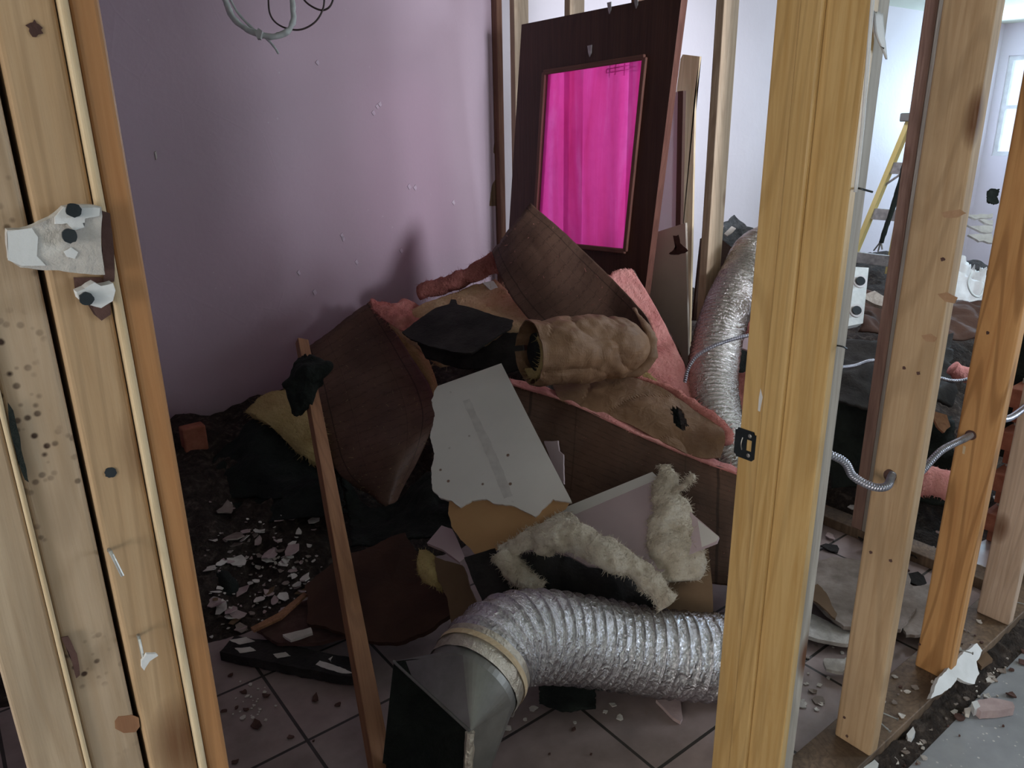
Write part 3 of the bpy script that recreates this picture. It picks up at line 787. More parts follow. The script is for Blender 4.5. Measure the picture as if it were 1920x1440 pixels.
for i in range(110):
    px, py = random.gauss(500, 70), random.gauss(1090, 60)
    if not (385 < px < 655 and 940 < py < 1210): continue
    flake('plaster_crumb', onG(px, py, .002), U_(.003, .009), random.choice(['white_flake', 'grey_flake', 'pink_flake', 'plaster']),
          'tiny plaster crumb among the flakes left of the long stick', 'plaster crumbs on the rubble', seed=2000 + i, asp=U_(.5, 1), cat='crumb')
for i in range(18):
    px, py = U_(400, 600), U_(1105, 1185)
    flake('plaster_flake', onG(px, py, .003), U_(.015, .035), random.choice(['grey_flake', 'pink_flake', 'plaster', 'cardboard']),
          'dusty broad flake at the front edge of the rubble', 'broad flakes at the rubble edge', seed=2200 + i, asp=U_(.4, .8), th=.003, tilt=.2)
# dark scabs on the tiles in front
for i, (px, py, r) in enumerate([(432, 1267, .009), (458, 1298, .012), (499, 1305, .011), (443, 1328, .009), (462, 1332, .009), (481, 1362, .022), (545, 1383, .009), (592, 1312, .017), (634, 1322, .011), (440, 1430, .012), (420, 1334, .01), (588, 1390, .004), (1076, 1368, .009), (1030, 1415, .004), (1108, 1415, .004)]):
    flake('dirt_scab', onZ(px, py, .001), r, 'brown_flake', 'dark reddish scab of dirt lying on the bare tiles', 'dirt scabs on the tiles', th=.003, tilt=.05, seed=700 + i, asp=.7, cat='dirt')
for i in range(26):
    px, py = random.gauss(480, 22), random.gauss(1318, 18)
    flake('plaster_flake', onZ(px, py, .001), U_(.002, .006), 'white_flake', 'tiny white crumb on the tile left of the long stick', 'white crumbs on the left tile', th=.002, tilt=.1, seed=800 + i)
for i, (px, py, r) in enumerate([(455, 1347, .009), (950, 1366, .012), (960, 1341, .009), (1163, 1346, .012), (1135, 1335, .007), (985, 1350, .006), (930, 1372, .006), (1078, 1356, .007), (1150, 1322, .01), (1000, 1330, .012), (1030, 1320, .008)]):
    flake('plaster_flake', onZ(px, py, .001), r, 'white_flake', 'pale flake on the tiles under the foil duct', 'flakes under the duct', th=.002, tilt=.1, seed=900 + i)
o = slab('drywall_shard', [(1230, 1312), (1275, 1310), (1280, 1345), (1276, 1353), (1262, 1345)], lambda x, y: onZ(x, y, .012), .01, M['pink_flake'], jag=.001)
prop(o, 'small pinkish drywall shard lying under the foil duct', 'drywall shard')

# ------------------------------------------------------------------ the pile
def batt(label, loc_px, facing, body_mat, thick, facing_mat='kraft', seed=0.0, amp=.008, inset=.04, fuzz=500, body_grid=None, jag=.01, fold=.004, body_off=-.004, hole=None, extra=0.0, flen=.022, off=0.0, nu=40, nv=40, crease=None, ls=.5):
    t = empty('insulation_batt', at(*loc_px), label, 'insulation batt')
    sheet('kraft_facing', facing, M[facing_mat], t, thick=.0025, amp=amp, sc=6, amp2=.0025, sc2=26, jag=jag, seed=seed, fold=fold, hole=hole, off=off, nu=nu, nv=nv, smooth=facing_mat != 'kraft_light')
    if body_mat:
        sheet('fibreglass', body_grid or facing, M[body_mat], t, thick=thick, amp=amp, sc=6, amp2=.004, sc2=30, jag=jag, seed=seed, inset=inset, off=body_off + off - .004, fuzz=fuzz, flen=flen, fold=fold, nu=30, nv=30, ls=ls)
    return t
# big kraft batt leaning at the left of the pile
batt('broad brown kraft-faced batt leaning left of the white drywall piece', (720, 800, 3.1),
     [[(562, 662, 3.30), (615, 622, 3.36), (665, 585, 3.40), (700, 560, 3.42)],
      [(588, 735, 3.18), (648, 700, 3.22), (706, 668, 3.26), (760, 652, 3.33)],
      [(606, 815, 3.05), (672, 790, 3.05), (742, 760, 3.08), (812, 738, 3.18)],
      [(634, 888, 2.92), (690, 872, 2.88), (748, 852, 2.88), (808, 808, 3.0)],
      [(700, 934, 2.84), (714, 944, 2.80), (728, 950, 2.80), (742, 950, 2.84)]], 'fg_yellow', .05, seed=2.0, fold=.008, inset=.05)
# its yellow side layer, showing along the right edge
o = sheet('yellow_insulation', [[(705, 575, 3.46), (728, 598, 3.46), (745, 600, 3.46)], [(750, 650, 3.40), (775, 645, 3.40), (795, 655, 3.40)], [(790, 712, 3.30), (806, 708, 3.30), (822, 730, 3.30)], [(800, 760, 3.20), (810, 762, 3.20), (816, 770, 3.20)]], M['fg_yellow'], thick=.03, nu=12, nv=24, amp=.008, fuzz=200)
prop(o, 'thin yellow fibreglass edge right of the leaning brown batt', 'insulation')
o = sheet('yellow_insulation', [[(460, 770, 3.10), (492, 742, 3.14), (530, 730, 3.16), (572, 736, 3.16)], [(474, 778, 3.05), (512, 768, 3.05), (556, 765, 3.05), (602, 775, 3.05)],
    [(508, 800, 3.0), (545, 808, 2.97), (575, 812, 2.97), (610, 820, 2.97)], [(558, 850, 2.95), (575, 858, 2.92), (592, 868, 2.92), (616, 884, 2.92)]], M['fg_yellow'], thick=.045, nu=30, nv=30, amp=.014, sc=10, amp2=.004, fuzz=700, jag=.02)
prop(o, 'curled yellow fibreglass piece at the far left of the pile', 'insulation')
o = sheet('yellow_insulation', [[(440, 915, 2.95), (470, 885, 2.98), (510, 865, 3.0), (560, 852, 3.0)], [(452, 925, 2.9), (482, 905, 2.9), (522, 885, 2.92), (562, 868, 2.95)]], M['fg_yellow'], thick=.02, nu=26, nv=8, amp=.008, fuzz=200)
prop(o, 'low yellow fibreglass strip lying in the dark under the curl', 'insulation')
for nm, g, mt, lb in (
    ('dark_sheet', [[(400, 860, 3.0), (470, 790, 3.08), (520, 780, 3.08), (590, 850, 3.0)], [(395, 900, 2.95), (460, 850, 2.95), (530, 850, 2.95), (600, 900, 2.9)], [(380, 950, 2.9), (460, 930, 2.85), (540, 940, 2.8), (620, 960, 2.75)]], 'black_cloth_and_shade', 'black sheet for the shadows under the yellow curl'),  # black sheet put in as the shadow under the curl
    ('dark_sheet', [[(380, 960, 2.85), (460, 935, 2.85), (560, 900, 2.85), (640, 900, 2.8)], [(370, 1000, 2.8), (470, 990, 2.76), (560, 970, 2.74), (650, 960, 2.7)]], 'black_cloth_and_shade', 'flat black cloth behind the plaster flakes'),
    ('dark_sheet', [[(640, 900, 2.85), (720, 955, 2.8), (800, 880, 2.8), (815, 900, 2.75)], [(650, 960, 2.75), (720, 980, 2.7), (790, 950, 2.65), (850, 950, 2.6)], [(660, 1030, 2.6), (740, 1020, 2.55), (800, 1010, 2.5), (860, 1000, 2.45)]], 'black_cloth_and_shade', 'black sheet in the hollow under the leaning batt'),  # plain black sheet filling the hollow
    ('dark_sheet', [[(960, 1040, 2.12), (1040, 1040, 2.15), (1140, 1050, 2.2), (1250, 1080, 2.2)], [(960, 1100, 2.05), (1050, 1095, 2.1), (1150, 1110, 2.1), (1260, 1140, 2.1)], [(960, 1180, 2.1), (1060, 1180, 2.15), (1160, 1180, 2.15), (1270, 1190, 2.15)]], 'tar', 'black tar paper under the white fluffy strand')):
    o = sheet(nm, g, M[mt], thick=.006, amp=.03, sc=8, amp2=.01, sc2=22, jag=.05, seed=len(lb))
    prop(o, lb, 'cloth' if nm == 'dark_sheet' else 'tar paper')
# stick with the black rag
a = at(566, 640, 2.78); b = at(724, 1500, 1.74); b.z = max(b.z, .012)
stick = bar('wooden_stick', b, a, .050, .030, M['stick'], upv=(.2, .9, .2), bev=.003, w2=.040)
prop(stick, 'long reddish wooden stick leaning from the tiles onto the pile', 'stick')
cl = sheet('black_rag', [[(560, 672, 2.64), (572, 660, 2.64), (590, 662, 2.64), (606, 672, 2.64)], [(545, 700, 2.60), (570, 690, 2.56), (592, 686, 2.56), (624, 684, 2.60)], [(530, 722, 2.58), (560, 715, 2.54), (590, 715, 2.54), (612, 705, 2.58)],
     [(536, 722, 2.58), (558, 742, 2.54), (580, 748, 2.54), (600, 722, 2.56)], [(545, 774, 2.54), (552, 780, 2.52), (566, 776, 2.52), (584, 762, 2.54)]], M['black_cloth_and_shade'], thick=.010, amp=.02, sc=18, amp2=.006, sc2=45, jag=.06, seed=4)
prop(cl, 'black rag draped over the top of the long stick', 'rag')
# upper group
o = sheet('tan_insulation', [[(728, 606, 3.22), (800, 566, 3.26), (870, 540, 3.28), (930, 525, 3.28)], [(770, 640, 3.10), (845, 606, 3.12), (920, 575, 3.12), (965, 560, 3.14)], [(820, 680, 2.98), (895, 655, 2.96), (965, 628, 2.94), (1008, 606, 2.94)]],
     M['fg_tan'], thick=.06, amp=.012, sc=9, amp2=.005, fuzz=600, jag=.02, seed=1.2)
prop(o, 'tan fibreglass batt under the black tar sheet', 'insulation')
o = sheet('pink_tuft', [[(694, 560, 3.30), (725, 566, 3.32), (760, 562, 3.34), (800, 584, 3.34)], [(705, 585, 3.24), (738, 588, 3.22), (770, 586, 3.22), (800, 598, 3.24)], [(748, 618, 3.16), (764, 620, 3.14), (778, 614, 3.14), (792, 606, 3.16)]],
     M['fg_pink'], thick=.03, amp=.02, sc=20, amp2=.008, sc2=40, fuzz=500, flen=.018, jag=.06, seed=5)
prop(o, 'pink fibreglass tuft on the top corner of the leaning batt', 'insulation')
o = tube('pink_strip', [(786, 547, 3.36), (815, 540, 3.34), (850, 528, 3.32), (890, 512, 3.30), (925, 494, 3.28), (940, 486, 3.28)], lambda s: .036 * (.9 + .35 * s), M['fg_red'], n=50, seg=18, noise_amp=.010, nsc=22, fuzz=600, flen=.016)
prop(o, 'dusty pink roll of fibreglass lying against the mauve wall', 'insulation')
PT = ((750, 620, 3.02), (962, 600, 2.92), (880, 662, 2.80))
o = slab('tar_sheet', [(754, 622), (790, 596), (818, 578), (842, 570), (846, 560), (854, 561), (858, 572), (900, 582), (962, 600), (958, 616), (930, 634), (900, 652), (884, 662), (850, 662), (800, 648), (770, 636)], PT, .007, M['tar'], jag=.004, seed=1, warp=.01)
prop(o, 'black stiff tar sheet on top of the tan batt', 'tar sheet')
o = slab('tar_sheet', [(782, 640), (850, 660), (910, 650), (950, 624), (975, 622), (980, 650), (975, 690), (950, 700), (860, 690), (800, 672)], ((780, 640, 2.98), (1010, 640, 2.80), (900, 690, 2.86)), .02, M['tar'], jag=.006, seed=4, warp=.015)
prop(o, 'lower black tar sheet pushed into the kraft roll', 'tar sheet')
o = slab('drywall_shard', [(905, 530), (925, 526), (945, 556), (938, 562)], ((905, 530, 3.24), (925, 526, 3.24), (940, 560, 3.2)), .01, M['white_gyp'])
prop(o, 'white drywall corner poking out beside the pink roll', 'drywall shard')
# tall kraft batt folding down to the right
batt('tall dark kraft-faced batt folding down in front of the door', (1060, 520, 2.95),
     [[(994, 379, 3.12), (970, 408, 3.12), (946, 438, 3.14), (921, 470, 3.18)],
      [(1048, 426, 3.04), (1018, 455, 3.02), (982, 492, 3.02), (944, 532, 3.06)],
      [(1103, 478, 2.96), (1076, 520, 2.94), (1036, 560, 2.92), (985, 592, 2.94)],
      [(1160, 535, 2.86), (1138, 578, 2.86), (1096, 612, 2.84), (1035, 632, 2.84)],
      [(1207, 588, 2.72), (1190, 620, 2.76), (1158, 645, 2.76), (1110, 655, 2.76)],
      [(1228, 652, 2.56), (1204, 666, 2.62), (1172, 672, 2.66), (1128, 676, 2.68)]], 'fg_pink', .035, seed=7.0, jag=.012, fold=.010, inset=.03, fuzz=150)
# the kraft roll in front
t = empty('insulation_roll', at(1090, 660, 2.65), 'crumpled kraft paper roll with a dark open left end', 'insulation roll')
ax0 = at(992, 662, 2.46); ax1 = at(1214, 646, 2.64)
def rollgrid(r0, r1, a0, a1, n, L0=0.0, L1=1.0, nl=6):
    d = (ax1 - ax0); dn = d.normalized(); up = Vector((0, 0, 1)); up = (up - dn * up.dot(dn)).normalized(); sd = dn.cross(up)
    if sd.dot(CAM - ax0) < 0: sd = -sd
    G = []
    for j in range(n + 1):
        a = a0 + (a1 - a0) * j / n
        G.append([])
        for i in range(nl + 1):
            s = L0 + (L1 - L0) * i / nl
            r = (r0 + (r1 - r0) * s) * max(.06, (1 - max(0, (s - .62) / .38) ** 2.6)) ** .7
            sq = .86 + .14 * math.cos(a)
            G[-1].append(ax0 + d * s + up * math.cos(a) * r * (1.0 - .08 * s) + sd * math.sin(a) * r * 1.05)
    return G
sheet('kraft_facing', rollgrid(.106, .118, -1.6, 4.5, 14, 0, 1, 12), M['kraft_light'], t, thick=.0025, amp=.012, sc=9, amp2=.006, sc2=30, nu=64, nv=74, fold=.018, seed=3, jag=.006, smooth=False)
sheet('fibreglass', rollgrid(.086, .086, .6, 3.6, 10, .01, .6), M['fg_yellow'], t, thick=.030, amp=.015, sc=14, nu=30, nv=40, seed=4, fuzz=500)
tube('shade_core', [ax0.lerp(ax1, .05), ax0.lerp(ax1, .3), ax0.lerp(ax1, .55)], lambda s: .066 - .02 * s, M['black_cloth_and_shade'], t, n=20, seg=20, noise_amp=.012, nsc=16)  # black core added to paint the shade inside the roll's open end
tube('end_fold', [(1188, 578, 2.70), (1214, 618, 2.60), (1222, 655, 2.56), (1208, 690, 2.56), (1170, 704, 2.56)], lambda s: .006 + .016 * math.sin(s * PI), M['kraft_light'], t, n=40, seg=12, noise_amp=.008, nsc=25, flat=.5)
# pink wedge with dark backing edge
batt('bright pink fibreglass wedge between the kraft roll and the white stud', (1220, 640, 2.9),
     [[(1120, 520, 3.10), (1160, 505, 3.10), (1192, 498, 3.12)], [(1160, 585, 3.02), (1205, 582, 3.02), (1243, 582, 3.04)], [(1180, 665, 2.94), (1240, 662, 2.94), (1288, 670, 2.94)], [(1200, 725, 2.84), (1265, 740, 2.82), (1316, 748, 2.82)]],
     None, .03, seed=9, off=-.03, facing_mat='kraft')
wg = bpy.data.objects[-1] if False else [o for o in bpy.data.objects if o.name.startswith('insulation_batt')][-1]
wedge = None
for o in bpy.data.objects:
    if o.get('label', '').startswith('bright pink'): wedge = o
sheet('fibreglass', [[(1135, 518, 3.04), (1160, 506, 3.04), (1184, 503, 3.04)], [(1165, 585, 2.96), (1200, 580, 2.96), (1232, 580, 2.96)], [(1185, 665, 2.88), (1235, 662, 2.88), (1276, 668, 2.88)], [(1205, 725, 2.78), (1262, 745, 2.76), (1312, 757, 2.76)]],
      M['fg_bright'], wedge, thick=.03, amp=.010, sc=12, amp2=.004, fuzz=250, flen=.010, jag=.02)
o = sheet('yellow_insulation', [[(1156, 700, 2.74), (1190, 692, 2.76), (1214, 700, 2.76)], [(1160, 722, 2.70), (1200, 722, 2.72), (1244, 726, 2.72)]], M['fg_yellow'], thick=.02, nu=16, nv=8, amp=.01, fuzz=200)
prop(o, 'small yellow fluff under the kraft roll', 'insulation')
# kraft sheet with the torn hole
batt('wrinkled kraft batt with a torn dark hole, under the roll', (1220, 770, 2.55),
     [[(1035, 716, 2.66), (1115, 703, 2.70), (1185, 706, 2.66), (1252, 732, 2.58), (1308, 772, 2.50), (1352, 800, 2.44)],
      [(1040, 735, 2.60), (1120, 738, 2.58), (1190, 752, 2.54), (1258, 780, 2.48), (1310, 812, 2.42), (1360, 822, 2.38)],
      [(1050, 752, 2.56), (1130, 775, 2.52), (1200, 805, 2.46), (1260, 835, 2.40), (1312, 856, 2.36), (1352, 858, 2.36)]],
     None, .03, seed=11, facing_mat='kraft_light', fold=.018, hole=(.66, .42, .055, .20), amp=.01, nu=70, nv=32)
o = slab('void_shade', [(1205, 760), (1270, 760), (1280, 815), (1215, 800)], ((1205, 760, 2.62), (1270, 760, 2.60), (1280, 815, 2.55)), .004, M['black_cloth_and_shade'])  # black sheet added behind the hole to paint its shade
prop(o, 'black sheet painting the shade inside the torn hole of the wrinkled batt', 'cloth'); o.name = 'black_cloth_and_shade'
lw = [o for o in bpy.data.objects if o.get('label', '').startswith('wrinkled kraft')][0]
tube('fibreglass', [(1190, 708, 2.69), (1255, 732, 2.61), (1310, 770, 2.53), (1352, 800, 2.46), (1362, 828, 2.42)], lambda s: .014 + .012 * s, M['fg_pink'], lw, n=40, seg=14, noise_amp=.008, nsc=30, fuzz=300, flen=.012)
# long batt across the middle
batt('long dark kraft-faced batt with a pink top edge, sloping down to the jamb', (1180, 900, 2.4),
     [[(952, 716, 2.62), (1058, 750, 2.56), (1180, 806, 2.46), (1290, 852, 2.38), (1400, 892, 2.32)],
      [(940, 790, 2.56), (1052, 832, 2.50), (1174, 882, 2.40), (1288, 925, 2.32), (1400, 960, 2.28)],
      [(935, 880, 2.52), (1045, 925, 2.46), (1168, 975, 2.37), (1285, 1010, 2.30), (1400, 1040, 2.26)],
      [(930, 960, 2.50), (1040, 1010, 2.44), (1160, 1055, 2.35), (1280, 1085, 2.29), (1400, 1105, 2.26)]],
     'fg_pink', .055, seed=13, fold=.009, inset=.012, fuzz=500, amp=.006, nu=60, flen=.012)
sheet('pink_lip', [[(956, 708, 2.66), (1062, 738, 2.60), (1184, 794, 2.50), (1294, 842, 2.42), (1400, 884, 2.36)], [(956, 718, 2.61), (1060, 752, 2.555), (1182, 808, 2.455), (1292, 854, 2.375), (1400, 894, 2.315)]],
      M['fg_bright'], [o for o in bpy.data.objects if o.get('label', '').startswith('long dark kraft')][0], thick=.012, nu=70, nv=5, amp=.006, sc=25, fuzz=400, flen=.008)
# white drywall with torn paper
PW = ((820, 722, 2.46), (940, 681, 2.46), (900, 1047, 2.12))
t = empty('drywall_piece', at(940, 850, 2.3), 'large white drywall piece with a torn brown paper bottom', 'drywall')
wo = [(820, 724), (940, 681), (1005, 810), (1072, 940), (1050, 938), (1036, 934), (1022, 950), (1004, 968), (980, 956), (958, 946), (930, 944), (912, 936), (884, 938), (862, 952), (846, 938), (826, 934), (812, 920), (808, 880), (816, 850), (806, 820), (816, 780), (808, 750)]
slab('painted_face', wo, PW, .011, M['white_gyp'], t, jag=.004, step=.006, seed=2, jagfn=lambda i: 0 if i < 3 else 1)
slab('grey_smudge', [(868, 752), (880, 748), (930, 850), (962, 930), (945, 935), (915, 860)], PW, .0004, M['smudge'], t, jag=.003, step=.008, seed=5, off=.0003)
slab('brown_paper', [(842, 930), (1035, 925), (1070, 936), (1060, 952), (1010, 985), (960, 1020), (905, 1042), (896, 1046), (880, 1025), (862, 1010), (846, 985), (840, 960)], PW, .003, M['gyp_paper'], t, jag=.003, step=.006, seed=8, off=-.008, jagfn=lambda i: 0 if i in (0, 1) else 1)
prop(slab('drywall_shard', [(1020, 828), (1046, 826), (1048, 845), (1056, 852), (1057, 908), (1040, 880)], ((1020, 828, 2.44), (1046, 826, 2.42), (1057, 905, 2.38)), .01, M['pink_gyp'], jag=.002, step=.006), 'narrow pink drywall shard behind the large white piece', 'drywall shard')
# pink drywall
PK = ((1223, 885, 2.22), (1070, 946, 2.24), (1230, 1075, 2.02))
t = empty('drywall_piece', at(1190, 980, 2.15), 'dusty pink triangular drywall piece under the cream tufts', 'drywall')
slab('painted_face', [(1030, 964), (1073, 946), (1223, 885), (1238, 898), (1301, 966), (1348, 1006), (1344, 1016), (1308, 1030), (1240, 1072), (1100, 1060), (1010, 1010)], PK, .0115, M['pink_gyp'], t)
slab('bare_margin', [(1040, 960), (1073, 946), (1223, 885), (1236, 897), (1080, 964)], PK, .001, M['white_gyp'], t, off=.0006)
slab('bare_margin', [(1308, 975), (1348, 1007), (1344, 1014), (1316, 1026)], PK, .001, M['white_gyp'], t, off=.0006)
# small mixed pieces at the left of the cream strand
prop(slab('drywall_shard', [(800, 1018), (828, 985), (848, 992), (858, 1012), (872, 1046), (862, 1054), (830, 1030)], ((800, 1018, 2.25), (828, 985, 2.3), (870, 1046, 2.15)), .011, M['pink_gyp'], jag=.001), 'pale pink drywall shard left of the torn brown paper', 'drywall shard')
o = sheet('yellow_insulation', [[(786, 1030, 2.25), (800, 1030, 2.25), (818, 1045, 2.22)], [(782, 1062, 2.2), (805, 1070, 2.18), (825, 1075, 2.18)], [(795, 1092, 2.18), (815, 1100, 2.16), (830, 1108, 2.16)]], M['fg_yellow'], thick=.025, nu=12, nv=16, amp=.012, fuzz=200, flen=.01)
prop(o, 'mustard foam scrap below the pale pink shard', 'insulation')
prop(slab('brown_board', [(815, 1045), (868, 1060), (880, 1100), (905, 1160), (895, 1200), (850, 1200), (838, 1120), (822, 1090)], ((815, 1045, 2.2), (868, 1060, 2.15), (850, 1200, 2.02)), .012, M['cardboard'], jag=.003), 'reddish-brown board scrap left of the duct bend', 'board')
prop(slab('tar_sheet', [(870, 1045), (928, 1028), (946, 1075), (968, 1120), (905, 1130), (885, 1085)], ((870, 1045, 2.12), (928, 1028, 2.12), (905, 1130, 2.02)), .01, M['tar'], jag=.002), 'small black sheet between the brown paper and the duct', 'tar sheet')
prop(slab('cardboard_panel', [(1240, 1045), (1328, 1028), (1336, 1100), (1338, 1170), (1236, 1170)], ((1240, 1045, 2.12), (1328, 1028, 2.12), (1240, 1170, 2.06)), .005, M['cardboard']), 'brown cardboard panel standing behind the foil duct', 'cardboard')
prop(slab('brown_board', [(655, 1040), (735, 1008), (760, 1002), (800, 1060), (838, 1090), (850, 1150), (800, 1185), (740, 1205), (670, 1200), (575, 1168), (572, 1100), (600, 1075)], ((600, 1080, 2.42), (750, 1005, 2.5), (760, 1200, 2.12)), .015, M['brown_sheet'], jag=.006, warp=.012), 'large dark brown board lying behind the long stick', 'board')
# cream fibreglass tufts
o = tube('cream_tuft', [(1245, 872, 2.18), (1250, 905, 2.16), (1256, 950, 2.12), (1264, 1000, 2.09), (1270, 1045, 2.06), (1276, 1090, 2.04)], lambda s: .020 + .052 * min(1, s * 1.6) ** 1.1 - .016 * max(0, s - .85) / .15, M['fg_white'], n=70, seg=30, noise_amp=.018, nsc=20, flat=.55, seed=3, fuzz=1500, flen=.012)
prop(o, 'upright cream fibreglass tuft on the pink drywall', 'insulation')
o = tube('cream_tuft', [(1262, 925, 2.13), (1280, 912, 2.12), (1292, 900, 2.12), (1302, 890, 2.12)], lambda s: .018 - .012 * s, M['fg_white'], n=24, seg=14, noise_amp=.012, nsc=30, fuzz=300, flen=.014, flat=.6)
prop(o, 'small side curl at the top of the upright cream tuft', 'insulation')
o = tube('cream_tuft', [(1018, 1035, 2.04), (1030, 1005, 2.03), (1075, 1005, 2.02), (1125, 1030, 2.0), (1180, 1060, 1.99), (1222, 1092, 1.98), (1252, 1130, 1.97)], lambda s: .034 + .024 * math.sin(min(1, s * 1.4) * PI * .8) - .010 * s, M['fg_white'], n=90, seg=30, noise_amp=.018, nsc=20, flat=.75, seed=6, fuzz=1800, flen=.012)
prop(o, 'long cream fibreglass strand drooping over the black tar paper', 'insulation')
o = tube('cream_tuft', [(1070, 975, 2.14), (1030, 992, 2.10), (985, 1015, 2.08), (940, 1038, 2.08)], lambda s: .044 - .006 * s, M['fg_white'], n=50, seg=26, noise_amp=.018, nsc=20, flat=.5, seed=8, fuzz=900, flen=.012)
prop(o, 'flat cream tuft lying left from the brown paper corner', 'insulation')
o = tube('cream_tuft', [(945, 1040, 2.06), (965, 1070, 2.03), (990, 1092, 2.01), (1012, 1108, 2.0)], lambda s: .044 - .014 * s, M['fg_white'], n=40, seg=26, noise_amp=.016, nsc=22, flat=.5, seed=9, fuzz=800, flen=.012)
prop(o, 'short cream tuft hanging down towards the duct', 'insulation')
# low black board with white patches
PB = lambda x, y: onZ(x, y, .035)
t = empty('painted_board', onZ(550, 1235, 0), 'charred black board with white paint patches on the tiles', 'board')
slab('board', [(412, 1222), (440, 1192), (500, 1200), (560, 1212), (620, 1226), (700, 1240), (688, 1272), (600, 1260), (500, 1240)], PB, .03, M['tar'], t, jag=.004)
for s_, pts in enumerate([[(430, 1200), (462, 1194), (478, 1202), (450, 1208)], [(440, 1215), (470, 1212), (480, 1220), (450, 1224)], [(512, 1226), (536, 1222), (545, 1230), (520, 1234)], [(592, 1246), (600, 1238), (640, 1252), (664, 1262), (640, 1262)], [(615, 1235), (624, 1230), (620, 1242)]]):
    slab('paint_patch', pts, lambda x, y: onZ(x, y, .0362), .001, M['white_flake'], t, jag=.003, step=.006, seed=s_)
prop(slab('brown_board', [(480, 1180), (560, 1130), (640, 1105), (650, 1190), (600, 1205), (520, 1205)], lambda x, y: onZ(x, y, .05), .012, M['brown_flake'], jag=.004), 'reddish-brown broken panel behind the charred board', 'board')
prop(slab('wood_splinter', [(470, 1176), (520, 1150), (570, 1110), (576, 1114), (528, 1158), (476, 1182)], lambda x, y: onZ(x, y, .075), .008, M['stick']), 'thin brown splinter lying on the broken panel', 'splinter')
prop(slab('drywall_shard', [(530, 1190), (570, 1180), (583, 1176), (586, 1186), (560, 1196), (545, 1200)], lambda x, y: onZ(x, y, .075), .008, M['white_flake'], jag=.002), 'pale shard above the charred board, left of the stick', 'drywall shard')
tube('dark_hose', [(380, 1100, 2.55), (400, 1085, 2.55), (425, 1092, 2.5), (430, 1110, 2.48), (400, 1130, 2.48), (375, 1120, 2.5)], .028, M['black_cloth_and_shade'], n=30, seg=12, noise_amp=.01)
prop(bpy.data.objects['dark_hose'], 'black rounded lump at the left of the plaster flakes', 'lump'); bpy.data.objects['dark_hose'].name = 'tar_lump'
o = sheet('black_rag', [[(1010, 1280, 1.98), (1060, 1275, 1.98), (1120, 1285, 1.98)], [(1010, 1320, 1.96), (1060, 1335, 1.93), (1118, 1325, 1.94)]], M['black_cloth_and_shade'], thick=.01, amp=.02, sc=20, jag=.08, nu=20, nv=12)
prop(o, 'black torn rag on the tiles beneath the duct', 'rag')

# ------------------------------------------------------------------ foil duct
def duct_prof(p0, p1, dep, cr):
    def f(L, a, r0, s):
        pitch = p0 + (p1 - p0) * s
        ph = (L / pitch + .12 * math.sin(a) + .04 * noise.noise(Vector((L * 30, a, 0)))) % 1.0
        ridge = max(0, 1 - min(ph, 1 - ph) * 11) ** .8
        sag = math.sin(ph * PI) ** .4
        ca, sa = math.cos(a), math.sin(a)
        n1 = abs(noise.noise(Vector((L * 45, ca * 5, sa * 5))))
        n2 = abs(noise.noise(Vector((L * 90 + 7, ca * 13, sa * 13))))
        n3 = noise.noise(Vector((L * 14, ca * 2, sa * 2)))
        return r0 + dep * ridge - cr * sag * (.45 + .9 * n1 + .9 * n2 + .25 * n3)
    return f
t = empty('foil_duct', at(1100, 1220, 1.95), 'silver foil flex duct on the tiles, attached to a grey metal boot', 'duct')
collar = at(903, 1252, 1.74)
pA = [collar, at(921, 1224, 1.775), at(950, 1203, 1.815), at(995, 1193, 1.86), at(1060, 1196, 1.91), at(1150, 1210, 1.96), at(1250, 1225, 1.99), at(1345, 1232, 2.02), at(1408, 1222, 2.07), at(1436, 1165, 2.18), at(1438, 1080, 2.32), at(1425, 990, 2.48)]
tube('near_length', pA, lambda s: .112, M['foil'], t, n=1100, seg=110, prof=duct_prof(.034, .031, .0035, .0052), cap=False)
pB = [at(1425, 975, 2.52), at(1378, 885, 2.66), at(1345, 800, 2.75), at(1335, 720, 2.84), at(1345, 640, 2.93), at(1366, 575, 3.0), at(1395, 515, 3.08), at(1422, 470, 3.16), at(1490, 450, 3.3), at(1540, 470, 3.4)]
t2 = empty('foil_duct', at(1345, 700, 2.85), 'tall dusty foil duct rising behind the yellow jamb into the next room', 'duct')
tube('far_length', pB, lambda s: .098 - .01 * s, M['foil_far'], t2, n=1000, seg=80, prof=duct_prof(.019, .016, .0034, .0045), cap=False)
# tape collar and the sheet-metal boot
dn = (pA[1] - pA[0]).normalized()
tube('tape_band', [collar - dn * .045, collar - dn * .01, collar + dn * .022], .1125, M['tape'], t, n=14, seg=56, noise_amp=.003, nsc=40, cap=False)
tube('tie_strap', [collar - dn * .012, collar + dn * .002], .1165, M['pine_cut'], t, n=3, seg=56, cap=False)
bm = bmesh.new()
x = dn.orthogonal().normalized(); y = dn.cross(x)
c0 = collar - dn * .04
R1 = at(738, 1240, 1.72); R2 = at(882, 1372, 1.56); R3 = R2 + Vector((-.05, -.03, -.24)); R4 = R1 + Vector((-.05, .0, -.27))
quad = [R1, R2, R3, R4]
for q in quad: q.z = max(q.z, .004)
qc = sum(quad, Vector()) / 4
e1 = (quad[0] - qc).normalized(); e1 = (e1 - dn * e1.dot(dn)).normalized(); e2 = dn.cross(e1)
if e2.dot(quad[1] - qc) < 0: e2 = -e2
c1_ = c0 - dn * .025
QN = 14
ang = []
for q in quad:
    dq = q - qc; ang.append(math.atan2(dq.dot(e2), dq.dot(e1)))
for i in range(1, 4):
    while ang[i] < ang[i - 1]: ang[i] += 2 * PI
    while ang[i] > ang[i - 1] + 2 * PI: ang[i] -= 2 * PI
ang.append(ang[0] + 2 * PI)
